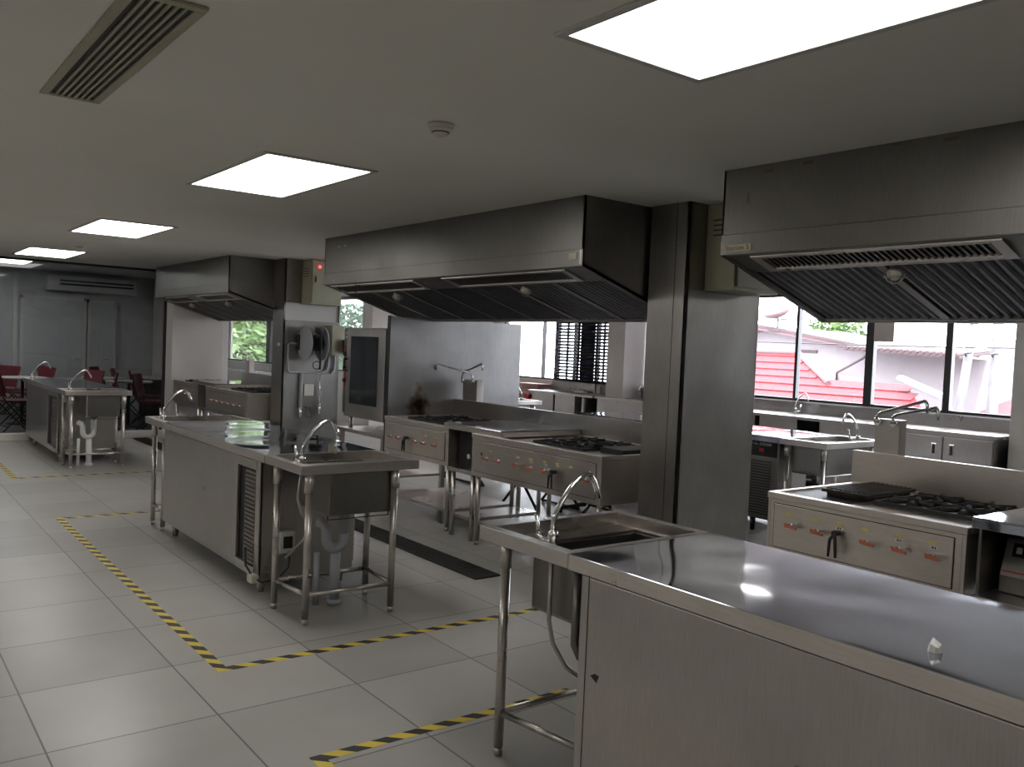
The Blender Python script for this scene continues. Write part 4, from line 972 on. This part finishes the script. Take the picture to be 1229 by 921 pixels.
# venetian blinds
def blind(y0, y1, z0, z1, x, label, ladders):
    t = thing('venetian_blind', label, 'blind', (x, (y0+y1)/2, z1), 'dark venetian blinds on the window wall')
    v = MB(); n = int((z1-z0)/.052)
    for k in range(n):
        z = z0+.02+.052*k; v.prism([(x-.020, y0, z+.013), (x+.020, y0, z-.016), (x+.020, y0, z-.011), (x-.020, y0, z+.018)], (0, y1-y0, 0))
    part(v, 'slats', 'black_metal', t)
    v = MB()
    for y in ladders: v.box(x-.022, x+.022, y-.005, y+.005, z0, z1)
    part(v, 'ladder_tape', 'frame_dark', t)
    part(MB().box(x-.025, x+.025, y0, y1, z1, z1+.04).box(x-.02, x+.02, y0, y1, z0-.01, z0+.01), 'rail', 'black_metal', t)
blind(9.46, 11.14, 1.01, 2.30, 9.46, 'wide dark venetian blind left of the white pier', [11.05, 10.82, 10.55, 10.08, 9.95, 9.55])
blind(8.44, 9.04, 1.01, 2.30, 9.46, 'narrow dark venetian blind right of the white pier', [9.02, 8.86, 8.47])
tag(MB().box(9.50, 9.52, 10.22, 10.55, 1.03, 2.33).build('banner', M['navy'], None, loc=(9.51, 10.4, 1.0)), 'navy banner hanging behind the wide blind', 'banner')

# folding stands and a black chair beyond the middle ranges, seen under them
def trestle(x, y, L, label):
    t = thing('folding_trestle', label, 'trestle', (x, y, 0), 'black folding trestles beyond the middle ranges')
    for xx in (x, x+.5):
        part(MB().tube([(xx, y-L/2, .02), (xx, y+L/2, .58)], .013, 8).tube([(xx, y+L/2, .02), (xx, y-L/2, .58)], .013, 8), 'cross_legs', 'black_metal', t)
        part(MB().tube([(xx, y-L/2, .015), (xx, y+L/2, .015)], .013, 8).tube([(xx, y-L/2, .25), (xx, y+L/2, .25)], .009, 8), 'foot_bar', 'black_metal', t)
    part(MB().box(x-.05, x+.55, y-L/2-.05, y+L/2+.05, .58, .60), 'trestle_top', 'steel', t)
trestle(5.0, 6.3, .55, 'black crossed-leg trestle seen under the range beside the end screen')
trestle(5.45, 7.9, .8, 'black crossed-leg trestle further back under the range beside the end screen')
bc = thing('office_chair', 'black chair seen under the wide middle range', 'chair', (5.5, 5.9, 0))
part(MB().box(5.30, 5.72, 5.66, 6.10, .40, .47), 'seat', 'black_rubber', bc, .03)
part(MB().box(5.68, 5.74, 5.68, 6.08, .50, .80), 'backrest', 'black_rubber', bc, .03)
part(MB().tube([(5.5, 5.88, .08), (5.5, 5.88, .40)], .03, 10), 'gas_lift', 'black_metal', bc)
for k in range(5):
    a = k*2*PI/5; part(MB().tube([(5.5, 5.88, .09), (5.5+.26*math.cos(a), 5.88+.26*math.sin(a), .05), (5.5+.27*math.cos(a), 5.88+.27*math.sin(a), .0)], .018, 8), 'leg', 'black_metal', bc)
# rear counter under the X=7 window
rcn = thing('rear_counter', 'steel counter below the window with greenery, beyond the far station', 'counter', (6.7, 17, 0))
part(MB().box(6.35, 6.96, 15.0, 20.0, .81, .85), 'worktop', 'steel_top', rcn, .003)
part(MB().box(6.40, 6.94, 15.05, 19.95, .0, .808), 'cabinet', 'steel', rcn)
part(MB().box(6.96, 6.995, 15.0, 20.0, .81, .96), 'upstand', 'steel', rcn)

# ------------------------------------------------------------------ outside
GZ = -3.6
struct('ground', MB().box(9.8, 70, -40, 80, GZ-.3, GZ), M['bounce_ground'])
def on_plane(px, py):
    pass
# neighbouring house with the red tiled roof: one slope facing the windows
ra = thing('tiled_house', 'house with a red tiled roof just below the near windows', 'house', (13, 10, GZ))
sl = .50
def RP(x, y): return (x, y, 1.63-sl*(14-x))
poly = [RP(14, 12.9), RP(14, 9.54), RP(13.0, 8.25), RP(13.0, 6.85), RP(11.6, 5.55), RP(10.6, 5.2), RP(10.6, 11.6)]
part(MB().prism(poly, (0, 0, -.12)), 'roof_slope', 'roof_tile', ra)
rows = MB()
for k in range(14):
    x = 10.75+k*.24
    ymin = 5.3+max(0, (x-11.0))*.75 if x < 13 else 8.3+(x-13)*1.3
    z = RP(x, 0)[2]; rows.prism([(x, ymin+.1, z+.002), (x+.24, ymin+.1, z+.122), (x, ymin+.1, z+.022)], (0, 11.6+(x-10.6)*.38-ymin-.1, 0))
part(rows, 'tile_course', 'roof_tile', ra)
part(MB().box(11.4, 16.5, 9.7, 11.6, GZ, .1).box(11.6, 14.5, 6.3, 9.7, GZ, 0.0), 'wall', 'ext_pink', ra)
part(MB().prism([(14, 12.9, 1.63), (14, 9.54, 1.63), (17, 9.54, .2), (17, 12.9, .2)], (0, 0, -.12)), 'roof_slope', 'roof_tile', ra)
part(MB().tube([(14, 9.54, 1.65), (13.0, 8.25, 1.15)], .05, 8).tube([(14, 9.54, 1.65), (14, 12.9, 1.65)], .06, 8), 'ridge_cap', 'ext_pink', ra)
gt = MB().box(-.09, .09, -.36, .36, 0, .08).build('skylight_box', M['concrete'], None, .01, loc=(0, 0, 0))
gt.location = (12.85, 6.62, 1.15); gt.rotation_euler = (math.radians(20), 0, 0); tag(gt, 'long pale gutter box lying on the red roof', 'gutter')
# white gabled house behind
wb = thing('white_house', 'white gabled house behind the red roof with a corrugated awning', 'house', (20, 12, GZ))
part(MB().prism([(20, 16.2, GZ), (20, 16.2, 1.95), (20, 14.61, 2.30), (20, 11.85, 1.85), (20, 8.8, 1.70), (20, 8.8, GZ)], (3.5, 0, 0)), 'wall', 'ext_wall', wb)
part(MB().prism([(19.5, 14.61, 2.42), (19.5, 11.3, 1.90), (19.5, 11.3, 1.80), (19.5, 14.61, 2.30)], (4.3, 0, 0)).prism([(19.5, 14.61, 2.42), (19.5, 16.6, 2.0), (19.5, 16.6, 1.88), (19.5, 14.61, 2.30)], (4.3, 0, 0)), 'roof_slab', 'ext_pink', wb)
part(MB().prism([(19.46, 14.61, 2.45), (19.46, 11.3, 1.93), (19.46, 11.3, 1.87), (19.46, 14.61, 2.38)], (.05, 0, 0)), 'fascia', 'ext_wood', wb)
aw = MB()
for k in range(18):
    y = 8.9+.15*k; aw.tube([(18.7, y, 1.76+.006*k), (20.2, y, 1.90+.006*k)], .05, 8)
aw.prism([(18.72, 8.8, 1.74), (18.72, 11.55, 1.85), (20.2, 11.55, 1.99), (20.2, 8.8, 1.88)], (0, 0, -.05))
part(aw, 'corrugated_awning', 'ext_wood', wb)
part(MB().tube([(19.97, 12.45, 1.05), (19.9, 12.4, 1.25), (18.9, 10.9, 1.75)], .03, 8), 'awning_brace', 'ext_wood', wb)
part(MB().box(19.97, 20.0, 13.05, 13.6, 1.72, 1.80), 'wall_vent', 'ext_wood', wb)
# satellite dish
sdh = thing('satellite_dish', 'pink satellite dish on the ridge of the white house', 'dish', (19.6, 14.3, 2.3))
part(MB().lathe([(.03, .0), (.20, .04), (.33, .12), (.38, .20), (.37, .21), (.32, .14), (.03, .015)], (19.6, 14.02, 2.62), axis=(-.35, .1, .9), n=28), 'reflector', 'ext_pink', sdh)
part(MB().tube([(19.6, 14.02, 2.30), (19.6, 14.02, 2.68)], .03, 8), 'mast', 'concrete', sdh)
part(MB().box(19.45, 19.75, 13.85, 14.2, 2.26, 2.34), 'base', 'ext_wood', sdh)
# right-hand house
rh = thing('white_house', 'white house at the far right with a shuttered window', 'house', (24, 8, GZ))
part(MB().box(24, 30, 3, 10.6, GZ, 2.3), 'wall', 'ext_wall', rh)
wn = part(MB().box(23.93, 24.0, 9.66, 10.30, .92, 1.58), 'window_frame', 'ext_pink', rh)
part(MB().box(23.91, 23.935, 9.74, 10.22, 1.0, 1.52), 'shutter', 'ext_wood', wn)
aw = MB()
for k in range(14): aw.tube([(23.3, 8.6+.13*k, 1.60), (24.05, 8.6+.13*k, 1.72)], .045, 8)
part(aw, 'corrugated_awning', 'ext_wood', rh)
shd = thing('garden_shed', 'low outbuilding with a red roof at the right edge of the near windows', 'shed', (20, 6.5, GZ))
part(MB().prism([(18.0, 5, .55), (18.0, 8.2, .55), (20.5, 8.2, 1.0), (20.5, 5, 1.0)], (0, 0, -.1)), 'shed_roof', 'roof_tile', shd)
part(MB().box(18.4, 20.4, 5.1, 8.1, GZ, .45), 'wall', 'ext_wall', shd)
sh = thing('distant_roof', 'dark little roof edge between the two concrete poles', 'roof', (24, 12, 1.7))
part(MB().prism([(23.4, 11.0, 1.75), (23.4, 12.1, 1.85), (24.5, 12.1, 2.0), (24.5, 11.0, 1.9)], (0, 0, -.14)), 'roof_slab', 'ext_wood', sh)
part(MB().box(23.7, 24.4, 11.05, 12.05, GZ, 1.68), 'wall', 'ext_wall', sh)
# poles and wires
def pole(x, y, label, lean):
    t = thing('utility_pole', label, 'pole', (x, y, GZ), 'pale concrete utility poles')
    Y_ = lambda z: y-lean*(z-GZ)/10.6
    r0 = .10 if lean > .5 else .12
    part(MB().tube([(x, Y_(GZ), GZ), (x, Y_(7), 7)], [r0, r0*.6], 8), 'shaft', 'concrete', t)
    part(MB().box(x-.05, x+.05, Y_(4.65)-.7, Y_(4.65)+.7, 4.6, 4.70), 'crossarm', 'ext_wood', t)
    part(MB().tube([(x-r0, Y_(1.75), 1.72), (x-r0-.05, Y_(1.75), 1.76), (x-r0-.05, Y_(1.75)-.12, 1.78)], .02, 6), 'insulator', 'black_metal', t)
pole(16, 7.97, 'left concrete utility pole outside the near windows', 1.17)
pole(16.3, 7.10, 'right concrete utility pole outside the near windows', .12)
def wire(p, q, sag, label):
    p, q = Vector(p), Vector(q); n = 14
    pts = [p.lerp(q, k/n)-Vector((0, 0, sag*4*(k/n)*(1-k/n))) for k in range(n+1)]
    tag(MB().tube(pts, .012, 5).build('power_line', M['black_metal'], None, loc=p), label, 'cable', 'overhead cables outside')
wire((15.8, 20, 2.1), (15.8, 2, 1.95), .15, 'lowest overhead cable crossing both concrete poles')
wire((15.7, 20, 2.6), (15.7, 2, 2.5), .2, 'second overhead cable above the lowest one')
wire((15.9, 20, 2.9), (15.9, 2, 2.35), .25, 'top overhead cable visible outside, sloping to the right')
# greenery
def foliage(name, label, c, rad, n, mat, size=.16, trunk=True):
    t = thing(name, label, 'tree', (c[0], c[1], GZ), 'trees outside the windows')
    v = MB(); bm = v.bm
    for k in range(n):
        d = Vector((random.gauss(0, 1), random.gauss(0, 1), random.gauss(0, 1))); d.normalize(); d *= random.random()**.4
        p = Vector(c)+Vector((d.x*rad[0], d.y*rad[1], d.z*rad[2]))
        u = Vector((random.gauss(0, 1), random.gauss(0, 1), random.gauss(0, .6))).normalized(); w = u.cross(Vector((random.random(), random.random(), random.random()))).normalized()
        s = size*random.uniform(.6, 1.3)
        vs = [bm.verts.new(p+u*s), bm.verts.new(p+w*s*.35), bm.verts.new(p-u*s), bm.verts.new(p-w*s*.35)]; bm.faces.new(vs)
    v.build('foliage', M[mat], t)
    if trunk: MB().tube([(c[0], c[1], GZ), (c[0]+.1, c[1], c[2])], [.16, .08], 8).build('trunk', M['ext_wood'], t)
foliage('garden_tree', 'bright green bush showing between the dish and the near hood', (27.5, 17.2, 2.2), (1.2, 1.3, 1.1), 1500, 'leaf', .14)
foliage('garden_tree', 'leafy yellow-green tree in the left part of the rear window', (9.6, 24.6, 1.3), (1.0, 1.9, 2.2), 4200, 'leaf', .17)
foliage('garden_tree', 'darker tree in the right part of the rear window', (11.5, 23.0, 1.0), (1.0, 1.3, 2.0), 1800, 'leaf_dark', .16)
tag(MB().box(14.5, 15.5, 22, 34, GZ, 1.15).build('garden_wall', M['ext_wall'], None, loc=(15, 28, GZ)), 'pale garden wall behind the trees of the rear window', 'wall')

# ------------------------------------------------------------------ light
w = bpy.data.worlds.new('sky'); S.world = w; w.use_nodes = True
bg = w.node_tree.nodes['Background']; bg.inputs['Color'].default_value = (.86, .92, 1.0, 1); bg.inputs['Strength'].default_value = 12.0
sun = bpy.data.lights.new('sun', 'SUN'); sun.energy = 9; sun.angle = .02; sun.color = (1, .96, .9)
so_ = bpy.data.objects.new('sun', sun); C.objects.link(so_)
so_.rotation_euler = Vector((-.55, -.15, .82)).to_track_quat('Z', 'Y').to_euler()

# ------------------------------------------------------------------ camera
cam = bpy.data.cameras.new('camera'); co = bpy.data.objects.new('camera', cam); C.objects.link(co)
cam.sensor_fit = 'HORIZONTAL'; cam.sensor_width = 36; cam.lens = 1041.3*36/1229; cam.clip_start = .05; cam.clip_end = 300
R_ = Vector((.79265399, -.60817443, .04270259)); U_ = Vector((-.00948131, .05773679, .99828682)); F_ = Vector((.60959803, .79170091, -.039999))
mw = Matrix((( R_.x, U_.x, -F_.x, 0), (R_.y, U_.y, -F_.y, 0), (R_.z, U_.z, -F_.z, 1.5), (0, 0, 0, 1)))
co.matrix_world = mw
S.camera = co

# drop the prototypes' blank labels and set the colour pipeline
S.view_settings.view_transform = 'Standard'; S.view_settings.look = 'None'
S.view_settings.exposure = 0.6; S.view_settings.gamma = 1; S.view_settings.use_curve_mapping = False
S.render.film_transparent = False
S.cycles.max_bounces = 8; S.cycles.diffuse_bounces = 4; S.cycles.glossy_bounces = 5; S.cycles.transparent_max_bounces = 12
S.cycles.sample_clamp_indirect = 3; S.cycles.blur_glossy = 1.0; S.cycles.denoising_prefilter = 'ACCURATE'; S.cycles.denoising_input_passes = 'RGB_ALBEDO_NORMAL'; S.cycles.use_adaptive_sampling = False; S.cycles.use_denoising = True; S.cycles.caustics_reflective = False; S.cycles.caustics_refractive = False
